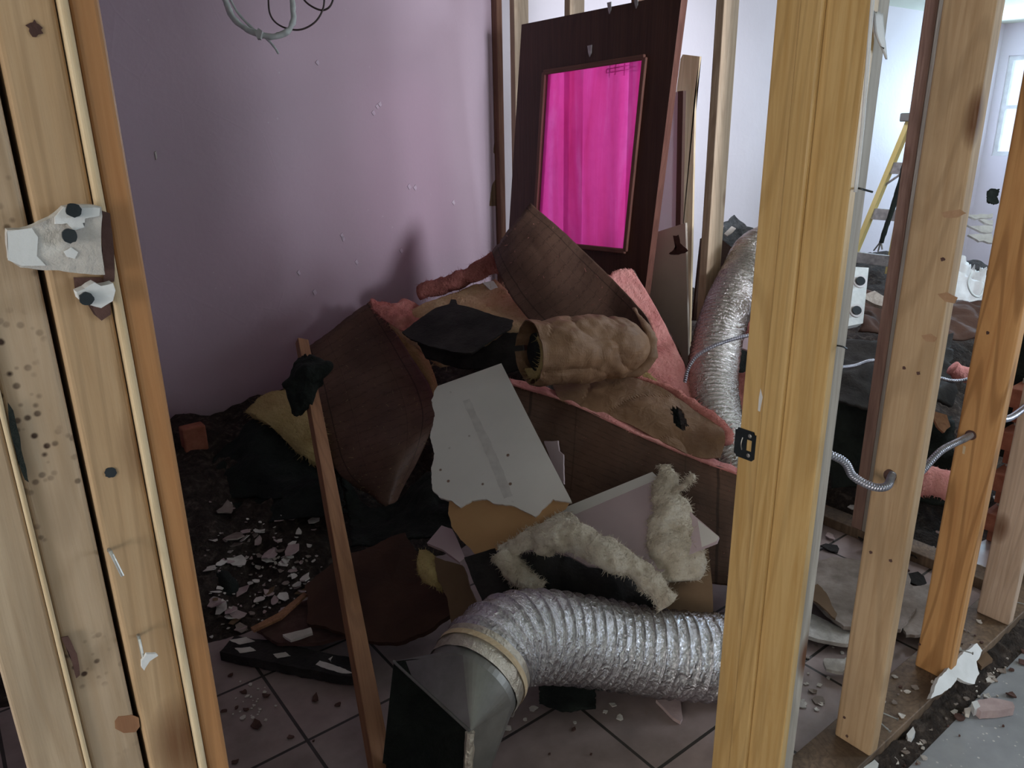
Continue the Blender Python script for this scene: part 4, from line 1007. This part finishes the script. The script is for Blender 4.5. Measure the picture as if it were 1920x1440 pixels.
def boot(inset):
    bm = bmesh.new()
    rr = .110 - inset
    def cp(k, c):
        f = (k % (4 * QN)) / QN; i = int(f); a = ang[i] + (ang[i + 1] - ang[i]) * (f - i)
        return c + (e1 * math.cos(a) + e2 * math.sin(a)) * rr
    ra = [bm.verts.new(cp(k, c0)) for k in range(4 * QN)]
    rb = [bm.verts.new(cp(k, c1_)) for k in range(4 * QN)]
    qv = [bm.verts.new(q + (qc - q).normalized() * inset * 1.4) for q in quad]
    for k in range(4 * QN):
        k2 = (k + 1) % (4 * QN)
        bm.faces.new((ra[k], ra[k2], rb[k2], rb[k]))
        i = int(((k + QN / 2) % (4 * QN)) // QN)
        bm.faces.new((rb[k], rb[k2], qv[i]))
    for i in range(4):
        k = (i * QN + QN // 2) % (4 * QN)
        bm.faces.new((qv[i], rb[k], qv[(i + 1) % 4]))
    return bm
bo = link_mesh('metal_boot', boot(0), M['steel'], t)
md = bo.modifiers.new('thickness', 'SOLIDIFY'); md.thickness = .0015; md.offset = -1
bo.data.materials.append(M['black_cloth_and_shade']); md.material_offset = 1  # inside of the boot coloured black to paint its shade
bm = bmesh.new(); tube('x', [R2, R2.lerp(R3, .5), R3], .010, None, raw=bm, n=20, seg=8, noise_amp=.004, nsc=50); link_mesh('foil_tape', bm, M['tape'], t)
bm = bmesh.new(); tube('x', [R1, R1.lerp(R2, .5), R2], .0035, None, raw=bm, n=20, seg=8); link_mesh('rolled_rim', bm, M['steel'], t)

# ------------------------------------------------------------------ the dark door with the pink pane
XD = 2.415
def PD(x, y): return onX(x, y, XD + .0 * y)
t = empty('panel_door', Vector((XD, 2.5, .1)), 'dark brown door with a pink pane leaning on the open partition', 'door')
oTL, oTR, oBR, oBL = PD(978, 46), PD(1279, -14), PD(1190, 700), PD(940, 660)
iTL, iTR, iBR, iBL = PD(1022, 136), PD(1211, 107), PD(1174, 471), PD(1003, 453)
bm = bmesh.new()
fr_ = [bm.verts.new(p) for p in (oTL, oTR, oBR, oBL)]; fi = [bm.verts.new(p) for p in (iTL, iTR, iBR, iBL)]
bk = [bm.verts.new(p + Vector((.036, 0, 0))) for p in (oTL, oTR, oBR, oBL)]; bi = [bm.verts.new(p + Vector((.036, 0, 0))) for p in (iTL, iTR, iBR, iBL)]
for k in range(4):
    k2 = (k + 1) % 4
    bm.faces.new((fr_[k], fr_[k2], fi[k2], fi[k])); bm.faces.new((bk[k], bk[k2], bi[k2], bi[k]))
    e = bm.faces.new((fr_[k], fr_[k2], bk[k2], bk[k])); e.material_index = 1
    bm.faces.new((fi[k], fi[k2], bi[k2], bi[k]))
link_mesh('door_slab', bm, [M['door_brown'], M['door_edge']], t)
def shift(p, q, s): return p + (q - p).normalized() * s
cen = (iTL + iTR + iBR + iBL) / 4
for a, b in ((iTL, iTR), (iTR, iBR), (iBR, iBL), (iBL, iTL)):
    off = Vector((-.006, 0, 0))
    bar('glazing_bead', a + off, b + off, .022, .014, M['door_edge'], t, upv=(1, 0, 0), bev=.004)
slab('pink_pane', [(1018, 132), (1215, 103), (1178, 475), (998, 457)], lambda x, y: onX(x, y, XD + .018), .003, M['pink_pane'], t)['label'] = 'bright pink see-through pane'
for px, py, hh in ((1105, 96, .035), (1142, 15, .03), (1192, 5, .03)):
    slab('hook', [(px - 4, py - 10), (px + 4, py - 12), (px + 3, py + 4), (px, py + 11), (px - 2, py + 4)], lambda x, y: onX(x, y, XD - .004), .004, M['nail'], t)
# wire rack hung behind the pane
bm = bmesh.new()
XR = XD + .055
for a, b in (((1137, 130), (1215, 116)), ((1137, 137), (1215, 124)), ((1137, 130), (1137, 137)), ((1144, 118), (1142, 146)), ((1155, 112), (1153, 140)), ((1172, 108), (1170, 142)), ((1198, 104), (1196, 134))):
    tube('x', [onX(*a, XR), onX(*b, XR)], .0022, None, raw=bm, n=2, seg=6)
prop(link_mesh('wire_rack', bm, M['wire_dark']), 'dark wire rack seen through the top of the pink pane', 'rack')
# panels right of the door, in the next room
prop(slab('drywall_sheet', [(1228, 436), (1285, 418), (1292, 720), (1196, 700)], lambda x, y: onX(x, y, XP + .12), .012, M['beige_gyp']), 'beige drywall sheet behind the whitish stud', 'drywall')
prop(slab('torn_hole', [(1262, 442), (1272, 440), (1275, 456), (1290, 470), (1272, 478), (1254, 476), (1268, 464)], lambda x, y: onX(x, y, XP + .119), .001, M['brown_flake'], jag=.004, step=.01), 'ragged dark hole in the beige drywall sheet', 'hole')
t = empty('mirror_frame', onX(1265, 330, XP + .35), 'narrow brown-framed pale mirror seen between door and stud', 'mirror')
slab('glass', [(1232, 178), (1272, 172), (1262, 700), (1215, 700)], lambda x, y: onX(x, y, XP + .40), .006, M['lilac'], t)
slab('frame_side', [(1271, 171), (1281, 170), (1270, 700), (1262, 700)], lambda x, y: onX(x, y, XP + .395), .02, M['door_brown'], t)
prop(slab('tan_board', [(1280, 102), (1312, 106), (1303, 170), (1292, 700), (1255, 700), (1268, 172), (1276, 110)], lambda x, y: onX(x, y, XP + .46), .012, M['pine_cut']), 'tan board standing behind the brown-framed mirror', 'board')
prop(slab('felt_scrap', [(1316, 455), (1345, 430), (1375, 404), (1400, 425), (1420, 432), (1425, 450), (1440, 480), (1330, 478)], ((1316, 455, 3.45), (1375, 404, 3.5), (1440, 480, 3.4)), .01, M['slate'], jag=.012, warp=.02), 'jagged dark felt scrap behind the top of the tall duct', 'felt')
prop(slab('brown_board', [(1316, 446), (1355, 450), (1380, 470), (1330, 600), (1300, 600), (1310, 500)], ((1316, 446, 3.3), (1380, 470, 3.35), (1300, 600, 3.25)), .015, M['brown_sheet']), 'dark brown board left of the tall duct', 'board')
for pts, mt, lb, nm in (([(1358, 438), (1372, 424), (1380, 428), (1372, 438), (1364, 442)], 'white_flake', 'white scrap on top of the dark felt', 'plaster_flake'),
                        ([(1328, 450), (1352, 416), (1358, 424), (1342, 446)], 'pink_flake', 'pale pink flake left of the dark felt', 'plaster_flake')):
    prop(slab(nm, pts, ((1316, 455, 3.40), (1375, 404, 3.44), (1440, 480, 3.36)), .006, M[mt], jag=.004), lb, 'flake')
# things right of the tall duct, before the jamb
o = tube('pink_roll', [(1370, 590, 3.2), (1400, 592, 3.2), (1440, 598, 3.2), (1500, 610, 3.2)], .075, M['fg_pink'], n=30, seg=20, noise_amp=.012, fuzz=200)
prop(o, 'dusty pink insulation roll right of the tall duct', 'insulation')
o = tube('red_roll', [(1368, 760, 2.95), (1400, 740, 2.95), (1450, 730, 2.95)], .09, M['fg_red'], n=30, seg=20, noise_amp=.015)
prop(o, 'dark red insulation lump low behind the tall duct', 'insulation')
prop(slab('drywall_shard', [(1375, 638), (1405, 626), (1412, 660), (1384, 650)], ((1375, 638, 3.0), (1405, 626, 3.0), (1412, 660, 2.95)), .01, M['pink_gyp']), 'pale shard behind the arching grey cable', 'drywall shard')
prop(sheet('dark_sheet', [[(1350, 630, 3.1), (1400, 640, 3.1), (1450, 640, 3.1)], [(1350, 720, 3.0), (1400, 720, 3.0), (1450, 720, 3.0)]], M['black_cloth_and_shade'], thick=.01, nu=14, nv=14, amp=.03), 'black cloth between the tall duct and the jamb', 'cloth')

# ------------------------------------------------------------------ wires at the top
def wire(pts, r, mat, label, lumps=0):
    P = [at(*p) for p in pts]
    def lead(p): return [p + Vector((0, 0, dz)) for dz in (.03, .08, .18) if p.z + dz < CE - .05] + [Vector((p.x, p.y, CE - .001))]
    tail = lead(P[-1]) if pts[-1][1] < 0 else []
    P = lead(P[0])[::-1] + P + tail
    o = tube('hanging_wire', P, r, M[mat], n=160, seg=8, noise_amp=lumps, nsc=60)
    return prop(o, label, 'wire')
wire([(418, -20, 2.0), (430, 20, 2.0), (452, 48, 2.0), (485, 65, 2.0), (520, 68, 2.0), (546, 50, 2.0), (550, 20, 2.0), (546, -20, 2.0)], .0078, 'wire_white', 'thick pale looped wire hanging at the top of the mauve wall', .003)
wire([(425, -20, 2.02), (442, 18, 2.02), (470, 50, 2.02), (495, 68, 2.02), (512, 85, 2.02), (522, 100, 2.02)], .0034, 'wire_white', 'pale wire with a free pointed end below the loop', .001)
wire([(503, -20, 2.05), (506, 25, 2.05), (525, 48, 2.05), (560, 56, 2.05), (590, 42, 2.05), (606, 15, 2.05), (608, -20, 2.05)], .0024, 'wire_dark', 'thin dark wire loop right of the pale one')
wire([(560, -20, 2.07), (575, 5, 2.07), (602, 19, 2.07), (620, 10, 2.07), (628, -20, 2.07)], .0026, 'wire_dark', 'short thin dark wire crossing the loop')
prop(slab('paint_blob', [(478, 62), (484, 52), (492, 58), (488, 72), (482, 72)], ((478, 62, 1.985), (484, 52, 1.985), (488, 72, 1.985)), .01, M['white_paint']), 'white blob stuck on the pale looped wire', 'blob')
# scars on the mauve wall
for pts, lb in (([(928, 262), (936, 254), (940, 262), (938, 286), (932, 293), (925, 286)], 'upper dark gouge at the right edge of the mauve wall'),
                ([(922, 350), (930, 332), (938, 330), (938, 372), (930, 386), (918, 386)], 'lower dark gouge at the right edge of the mauve wall')):
    prop(slab('wall_gouge', pts, lambda x, y: onY(x, y, YW - .001), .002, M['cardboard'], jag=.004, step=.01), lb, 'gouge')
for pts, lb in (([(938, 275), (946, 272), (940, 290), (936, 300)], 'upper curl of torn paper on the wall edge'), ([(939, 336), (942, 334), (939, 386), (936, 388)], 'lower curl of torn paper on the wall edge')):
    prop(slab('paper_curl', pts, lambda x, y: onY(x, y, YW - .012), .002, M['white_flake']), lb, 'paper')
prop(slab('plaster_flake', [(290, 286), (293, 283), (295, 296), (293, 300)], lambda x, y: onY(x, y, YW - .004), .004, M['white_flake']), 'tiny white chip on the dark left of the mauve wall', 'flake')
for i, (px, py) in enumerate([(707, 200), (700, 212), (712, 196), (641, 442), (643, 448), (560, 512), (590, 548), (668, 492), (595, 118), (752, 470), (767, 350), (778, 352), (850, 380)]):
    o = slab('wall_scar', [(px - 3, py - 1), (px + 1, py - 6), (px + 4, py + 1), (px + 1, py + 5)], lambda x, y: onY(x, y, YW - .004), .005, M['chip'], jag=.003, step=.004, seed=i)
    prop(o, 'small torn paint scar on the mauve wall', 'scar', 'paint scars on the mauve wall')
prop(box('brick_rubble', (0, 0, 0), (.09, .06, .12), M['brick'], bev=.008), 'reddish brick chunk at the foot of the mauve wall', 'brick').location = at(350, 860, 3.0)

# ------------------------------------------------------------------ next room, seen between the studs
# step ladder
t = empty('step_ladder', (5.0, 2.3, 0), 'yellow step ladder standing in the bright next room', 'ladder')
c1 = Vector((5.0, 2.43, 1.46)); c2 = Vector((5.0, 2.28, 1.46)); f1 = Vector((4.9, 2.80, .02)); f2 = Vector((4.9, 2.15, .02))
bar('side_rail', f1, c1, .03, .05, M['ladder'], t, upv=(1, 0, 0)); bar('side_rail', f2, c2, .03, .05, M['ladder'], t, upv=(1, 0, 0))
bar('rear_rail', f1 + Vector((.8, 0, 0)), c1 + Vector((.08, 0, 0)), .02, .03, M['ladder'], t, upv=(1, 0, 0)); bar('rear_rail', f2 + Vector((.8, 0, 0)), c2 + Vector((.08, 0, 0)), .02, .03, M['ladder'], t, upv=(1, 0, 0))
for k in range(1, 5):
    s = k * .2
    bar('step', f1.lerp(c1, s), f2.lerp(c2, s), .03, .07, M['nail'], t, upv=(0, 0, 1))
bar('step_brace', f1.lerp(c1, .72), f1.lerp(c1, .8) + Vector((0, -.12, 0)), .012, .012, M['nail'], t)
box('ladder_cap', (4.94, 2.24, 1.45), (5.12, 2.47, 1.50), M['steel'], t, .008)
o = tube('black_strap', [onX(x, y, 4.86) for x, y in ((1700, 300), (1688, 345), (1672, 395), (1660, 430), (1652, 455))], lambda s: .020 - .007 * s, M['black_cloth_and_shade'], n=30, seg=8, noise_amp=.004)
prop(o, 'black strap with forked end hanging beside the ladder', 'strap')
bm = bmesh.new()
for q in ((1638, 470), (1646, 472), (1654, 468)): tube('x', [onX(1652, 452, 4.86), onX(*q, 4.86)], .005, None, raw=bm, n=3, seg=6)
link_mesh('forked_end', bm, M['steel'], o)
# metal outlet box with two round openings
PO = ((1612, 500, 2.95), (1627, 502, 2.95), (1617, 606, 2.9))
t = empty('outlet_box', at(1608, 560, 2.93), 'pale metal electrical box with two round knobs behind the grey stud', 'electrical box')
slab('box_body', [(1596, 500), (1629, 502), (1624, 550), (1618, 606), (1588, 612), (1584, 560)], PO, .05, M['wire_white'], t)
PN = (at(*PO[1]) - at(*PO[0])).cross(at(*PO[2]) - at(*PO[0])).normalized()
if PN.dot(CAM - at(*PO[0])) < 0: PN = -PN
for (px, py) in ((1612, 528), (1605, 583)):
    disc('ring', at(px, py, 2.895 if py < 550 else 2.87), PN, .026, M['white_paint'], t, depth=.006, irr=0); disc('round_knob', at(px, py, 2.89 if py < 550 else 2.865), PN, .017, M['dark_iron'], t, depth=.010, irr=0)
# pink chunks, drywall boards, cloths
o = tube('pink_chunk', [(1715, 905, 2.55), (1745, 902, 2.55), (1790, 915, 2.55)], .05, M['fg_bright'], n=24, seg=18, noise_amp=.012, fuzz=200, flen=.01)
prop(o, 'bright pink insulation chunk low between the two big studs', 'insulation')
o = tube('pink_chunk', [(1785, 690, 3.1), (1800, 700, 3.1), (1830, 705, 3.1)], .03, M['fg_bright'], n=16, seg=14, noise_amp=.01)
prop(o, 'small pink insulation chunk left of the orange-brown stud', 'insulation')
NR = [
 ([(1490, 1060), (1560, 1045), (1700, 1060), (1720, 1140), (1690, 1180), (1580, 1175), (1520, 1120)], .06, .012, 'grey_flake', 'grey curved plasterboard slab behind the large stud'),
 ([(1500, 1140), (1580, 1180), (1660, 1190), (1640, 1210), (1560, 1205), (1500, 1190)], .035, .012, 'plaster', 'broken grey slab edge in front of the curved one'),
 ([(1700, 1100), (1790, 1090), (1780, 1180), (1700, 1190), (1680, 1140)], .045, .01, 'grey_flake', 'brownish plaster slab between the large and orange-brown studs'),
 ([(1545, 1235), (1600, 1240), (1580, 1262), (1548, 1255)], .03, .01, 'plaster', 'pale plaster scrap at the left of the large stud'),
 ([(1500, 1110), (1535, 1095), (1570, 1150), (1566, 1160), (1530, 1130)], .09, .006, 'cardboard', 'thin curved brown splinter by the grey stud')]
for i, (pts, z, th, mt, lb) in enumerate(NR):
    prop(slab('drywall_slab' if mt != 'cardboard' else 'wood_splinter', pts, (lambda zz: (lambda x, y: onZ(x, y, zz)))(z), th, M[mt], jag=.006, seed=i, warp=.008), lb, 'slab' if mt != 'cardboard' else 'splinter')
DK = [
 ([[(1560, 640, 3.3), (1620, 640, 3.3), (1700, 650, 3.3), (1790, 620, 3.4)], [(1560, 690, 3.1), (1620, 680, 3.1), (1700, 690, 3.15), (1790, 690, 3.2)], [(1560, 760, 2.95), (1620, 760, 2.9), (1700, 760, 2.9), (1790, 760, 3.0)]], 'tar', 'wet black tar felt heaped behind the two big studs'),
 ([[(1560, 760, 3.05), (1620, 750, 3.1), (1700, 770, 3.1), (1790, 770, 3.1)], [(1560, 830, 2.98), (1620, 820, 2.98), (1700, 830, 2.95), (1790, 840, 2.9)], [(1560, 915, 2.92), (1620, 915, 2.9), (1700, 935, 2.85), (1790, 950, 2.8)]], 'black_cloth_and_shade', 'dark folded cloth below the wet tar felt'),
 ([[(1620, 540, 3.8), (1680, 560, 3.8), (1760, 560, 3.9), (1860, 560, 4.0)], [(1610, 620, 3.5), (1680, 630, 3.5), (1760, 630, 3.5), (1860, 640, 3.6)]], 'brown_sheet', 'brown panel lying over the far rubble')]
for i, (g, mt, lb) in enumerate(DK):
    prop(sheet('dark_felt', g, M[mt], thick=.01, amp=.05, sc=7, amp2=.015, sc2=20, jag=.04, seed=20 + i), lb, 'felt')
prop(slab('brown_board', [(1612, 555), (1640, 545), (1690, 575), (1690, 585), (1640, 570)], ((1612, 555, 3.6), (1640, 545, 3.6), (1690, 580, 3.5)), .02, M['pine_grey']), 'pale batten crossing the far brown panel', 'board')
prop(slab('cone_scrap', [(1745, 770), (1775, 778), (1782, 800), (1770, 812), (1758, 800)], ((1745, 770, 2.62), (1775, 778, 2.62), (1770, 812, 2.6)), .01, M['stick'], jag=.003), 'brown torn scrap on the dark cloth', 'scrap')
for i in range(26):
    px, py = U_(1500, 1900), U_(930, 1230)
    p = onG(px, py)
    if p.y < .8: continue
    flake('plaster_flake', p, U_(.01, .03), random.choice(['grey_flake', 'white_flake', 'pink_flake']), 'plaster flake on the rubble behind the right-hand studs', 'flakes behind the right studs', seed=1200 + i, asp=.7, th=.003)
for i in range(30):
    px, py = U_(1495, 1620), U_(1200, 1420)
    p = onZ(px, py, .001)
    if p.y < .8: continue
    flake('plaster_flake', p, U_(.003, .010), 'white_flake', 'small flake on the tiles between jamb and large stud', 'flakes left of the large stud', seed=1300 + i, th=.002, tilt=.1)
for i in range(70):
    p = onG(U_(1490, 1720), U_(985, 1330), .001)
    if p.y < .8 or p.x > 2.45: continue
    flake('plaster_flake', p, random.choice([.004, .007, .012, .02]), random.choice(['grey_flake', 'brown_flake', 'plaster']), 'dusty crumb on the slabs and tiles behind the large stud', 'crumbs behind the large stud', seed=1400 + i, th=.003, tilt=.1, cat='crumb')
for i in range(12):
    p = onG(U_(1500, 1720), U_(960, 1100), .003)
    if p.y < .8: continue
    flake('tar_scrap', p, U_(.02, .045), 'tar', 'black torn felt scrap on the floor behind the large stud', 'felt scraps behind the large stud', seed=1450 + i, th=.004, tilt=.25, cat='scrap')
# white plastic and torn papers far right
o = sheet('plastic_sheet', [[(1790, 470, 4.6), (1820, 500, 4.6), (1850, 490, 4.6)], [(1785, 560, 4.4), (1815, 550, 4.4), (1850, 560, 4.4)], [(1780, 650, 4.2), (1800, 640, 4.2), (1830, 620, 4.2)]], M['white_paint'], thick=.004, amp=.09, sc=9, amp2=.03, sc2=24, jag=.1, seed=31, fold=.03)
prop(o, 'crumpled white plastic sheet between the two big studs', 'plastic sheet')
tube('plastic_ring', [(1822, 510, 4.2), (1815, 530, 4.2), (1822, 550, 4.2), (1836, 556, 4.2), (1846, 540, 4.2)], .006, M['wire_white'], n=24, seg=6)
prop(bpy.data.objects['plastic_ring'], 'thin pale wire loop on the white plastic', 'wire')
for i, (pts, lb) in enumerate((([(1808, 404), (1860, 400), (1862, 408), (1830, 410)], 'top torn white board of the far stack'), ([(1836, 410), (1862, 412), (1862, 422), (1846, 418)], 'second torn white board of the far stack'),
                              ([(1812, 422), (1862, 424), (1860, 436), (1840, 434)], 'third torn white board of the far stack'), ([(1815, 440), (1860, 438), (1862, 455), (1836, 452)], 'lowest torn white board of the far stack'))):
    prop(slab('torn_board', pts, ((1808, 404, 6.0), (1860, 400, 6.0), (1836, 455, 5.9)), .02, M['white_flake'], jag=.012, step=.03, seed=i), lb, 'board')
prop(sheet('dark_leaf_cluster', [[(1852, 358, 5.0), (1862, 352, 5.0), (1872, 355, 5.0)], [(1850, 380, 5.0), (1862, 384, 5.0), (1872, 382, 5.0)]], M['black_cloth_and_shade'], thick=.02, amp=.05, sc=20, jag=.2, nu=14, nv=14), 'small dark tuft hanging beside the orange-brown stud', 'tuft')
prop(box('black_board', (2.92, .90, .3), (2.96, 1.05, 1.3), M['black_cloth_and_shade'], bev=.003), 'tall black panel between the last two studs', 'panel')
# brick pier at the right edge
t = empty('brick_pier', (3.1, .9, 0), 'red brick pier at the right edge beyond the studs', 'brick pier')
box('mortar_core', (2.86, .72 + .045, 0), (3.3, .885, .62), M['mortar'], t)
bm = bmesh.new()
for r in range(8):
    for q in range(3):
        x0 = 2.85 + q * .16 - (.08 if r % 2 else 0)
        bm_box(bm, (x0, .757 + .003, r * .077), (x0 + .15, .895, r * .077 + .065), .004)
link_mesh('bricks', bm, M['brick'], t)
# ------------------------------------------------------------------ debris along the plate, hall side
t = slab('plaster_chunk', [(1745, 1310), (1760, 1272), (1790, 1240), (1832, 1206), (1842, 1220), (1832, 1240), (1836, 1262), (1828, 1284), (1808, 1278), (1795, 1270), (1782, 1290), (1766, 1300)], ((1745, 1312, 1.93), (1832, 1206, 2.10), (1828, 1284, 2.02)), .012, M['white_paint'], jag=.004, step=.006)
prop(t, 'white jagged plasterboard chunk leaning on the floor plate', 'plaster chunk')
prop(slab('drywall_shard', [(1828, 1235), (1850, 1222), (1862, 1236), (1840, 1250)], lambda x, y: onZ(x, y, .02), .012, M['cardboard'], jag=.002), 'brown scrap right of the white jagged chunk', 'drywall shard')
t = empty('plaster_chunk', onZ(1855, 1325, 0), 'low pinkish plaster lump alone on the grey hall floor', 'plaster chunk')
slab('lump', [(1824, 1320), (1835, 1312), (1860, 1308), (1898, 1316), (1902, 1326), (1870, 1332), (1840, 1334)], lambda x, y: onZ(x, y, .022), .024, M['pink_flake'], t, jag=.002, step=.006)
slab('white_edge', [(1822, 1316), (1832, 1313), (1838, 1324), (1828, 1330)], lambda x, y: onZ(x, y, .024), .022, M['white_paint'], t, jag=.001)
prop(slab('plaster_flake', [(1808, 1328), (1822, 1325), (1818, 1340), (1810, 1338)], lambda x, y: onZ(x, y, .008), .01, M['white_flake']), 'pale chip left of the pinkish lump on the hall floor', 'flake')
prop(slab('plaster_flake', [(1700, 1376), (1712, 1362), (1716, 1372), (1710, 1385), (1702, 1384)], lambda x, y: onZ(x, y, .02), .02, M['white_paint'], jag=.001), 'white nugget on the hall floor in front of the plate', 'flake')
prop(slab('plaster_flake', [(1618, 1440), (1640, 1424), (1648, 1432), (1640, 1450), (1620, 1456)], lambda x, y: onZ(x, y, .02), .02, M['white_paint'], jag=.001), 'white chunk at the bottom edge beside the floor plate', 'flake')
random.seed(33)
for i in range(170):
    X = U_(1.45, 2.9); Yv = Y0 - abs(random.gauss(.0, .055)) - .006
    flake('plaster_flake', Vector((X, Yv, -.003)), random.choice([.003, .005, .008, .013]), random.choice(['white_flake', 'plaster', 'grey_flake', 'brown_flake']), 'small crumb in the dirt along the hall side of the floor plate', 'crumbs along the plate', seed=1500 + i, th=.004, tilt=.15, cat='crumb')
for i in range(40):
    X = U_(1.56, 2.28); Yv = U_(.635, .725)
    if 1.90 < X < 1.96: continue
    flake('plaster_flake', Vector((X, Yv, .0385)), random.choice([.003, .005, .009]), random.choice(['white_flake', 'grey_flake', 'brown_flake']), 'small crumb lying on top of the floor plate', 'crumbs on the plate', seed=1700 + i, th=.003, tilt=.12, cat='crumb')
for i in range(14):
    flake('plaster_flake', Vector((U_(1.7, 2.9), U_(.15, .5), -.003)), U_(.003, .008), 'white_flake', 'stray crumb out on the grey hall floor', 'crumbs on the hall floor', seed=1800 + i, th=.002, tilt=.1, cat='crumb')
bm = bmesh.new()
for i in range(60):
    for j in range(4): pass
nx, ny = 150, 6
V = [[bm.verts.new((1.42 + i * .011, Y0 - .001 - j * .011, -.003 + max(0, (.016 + .018 * noise.noise(Vector((i * .3, j * .6, 2)))) * (1 - j / 4.5)))) for j in range(ny)] for i in range(nx)]
for i in range(nx - 1):
    for j in range(ny - 1): bm.faces.new((V[i][j], V[i + 1][j], V[i + 1][j + 1], V[i][j + 1]))
prop(link_mesh('dirt_line', bm, M['dirt'], smooth=True), 'line of dark dirt along the foot of the floor plate', 'dirt', kind='stuff')
# nails on the right studs
for pts, X, lb in (([(1758, 552), (1775, 548), (1796, 558), (1790, 570), (1772, 566)], 1.5128, 'reddish slanted knot half way up the large pale stud'),
                   ([(1728, 630), (1745, 626), (1758, 634), (1752, 642), (1736, 640)], 1.5128, 'reddish slanted knot above the cable hole of the large pale stud'),
                   ([(1765, 398), (1800, 392), (1812, 400), (1796, 408), (1770, 408)], 1.5128, 'brown smear across the upper part of the large pale stud')):
    prop(slab('wood_knot', pts, (lambda XX: (lambda x, y: onX(x, y, XX)))(X), .0008, M['knot'], jag=.0015, step=.004), lb, 'knot')
YN = Y0 - .001
for pts, lb in (([Vector((1.551, .64, onX(1640, 1345, 1.551).z)), Vector((1.575, .61, onX(1650, 1375, 1.551).z))], 'lower nail sticking out beside the large pale stud'),
                ([Vector((1.551, .64, .14)), Vector((1.58, .60, .125))], 'upper nail low beside the large pale stud'),
                ([Vector((1.953, .64, .12)), Vector((1.985, .60, .11))], 'nail near the foot of the orange-brown stud'),
                ([Vector((2.338, .64, .10)), Vector((2.37, .60, .09))], 'nail near the foot of the pinkish stud')):
    nail(pts, .0016, lb)
nail([onY(1604, 352, .626), onY(1614, 354, .61), onY(1636, 360, .60)], .0016, 'dark nail crossing the grey stud high up', False, mat='dark_iron')
nail([onY(1570, 648, .626), onY(1580, 650, .612), onY(1588, 654, .608)], .0014, 'short dark nail on the grey stud half way up', False, mat='dark_iron')
for px, py, X in ((1695, 690, 1.5125), (1722, 700, 1.5125), (1768, 486, 1.5125), (1633, 1036, 1.5125), (1670, 1051, 1.5125), (1583, 1345, 1.5125), (1588, 1380, 1.5125), (1724, 1208, 1.9145), (1852, 624, 1.9145)):
    prop(disc('wood_knot', onX(px, py, X), (-1, 0, 0), .0035, M['brown_flake'], irr=.3), 'small dark knot on one of the two big right-hand studs', 'knot', 'knots on the right studs')
bpy.context.view_layer.update()
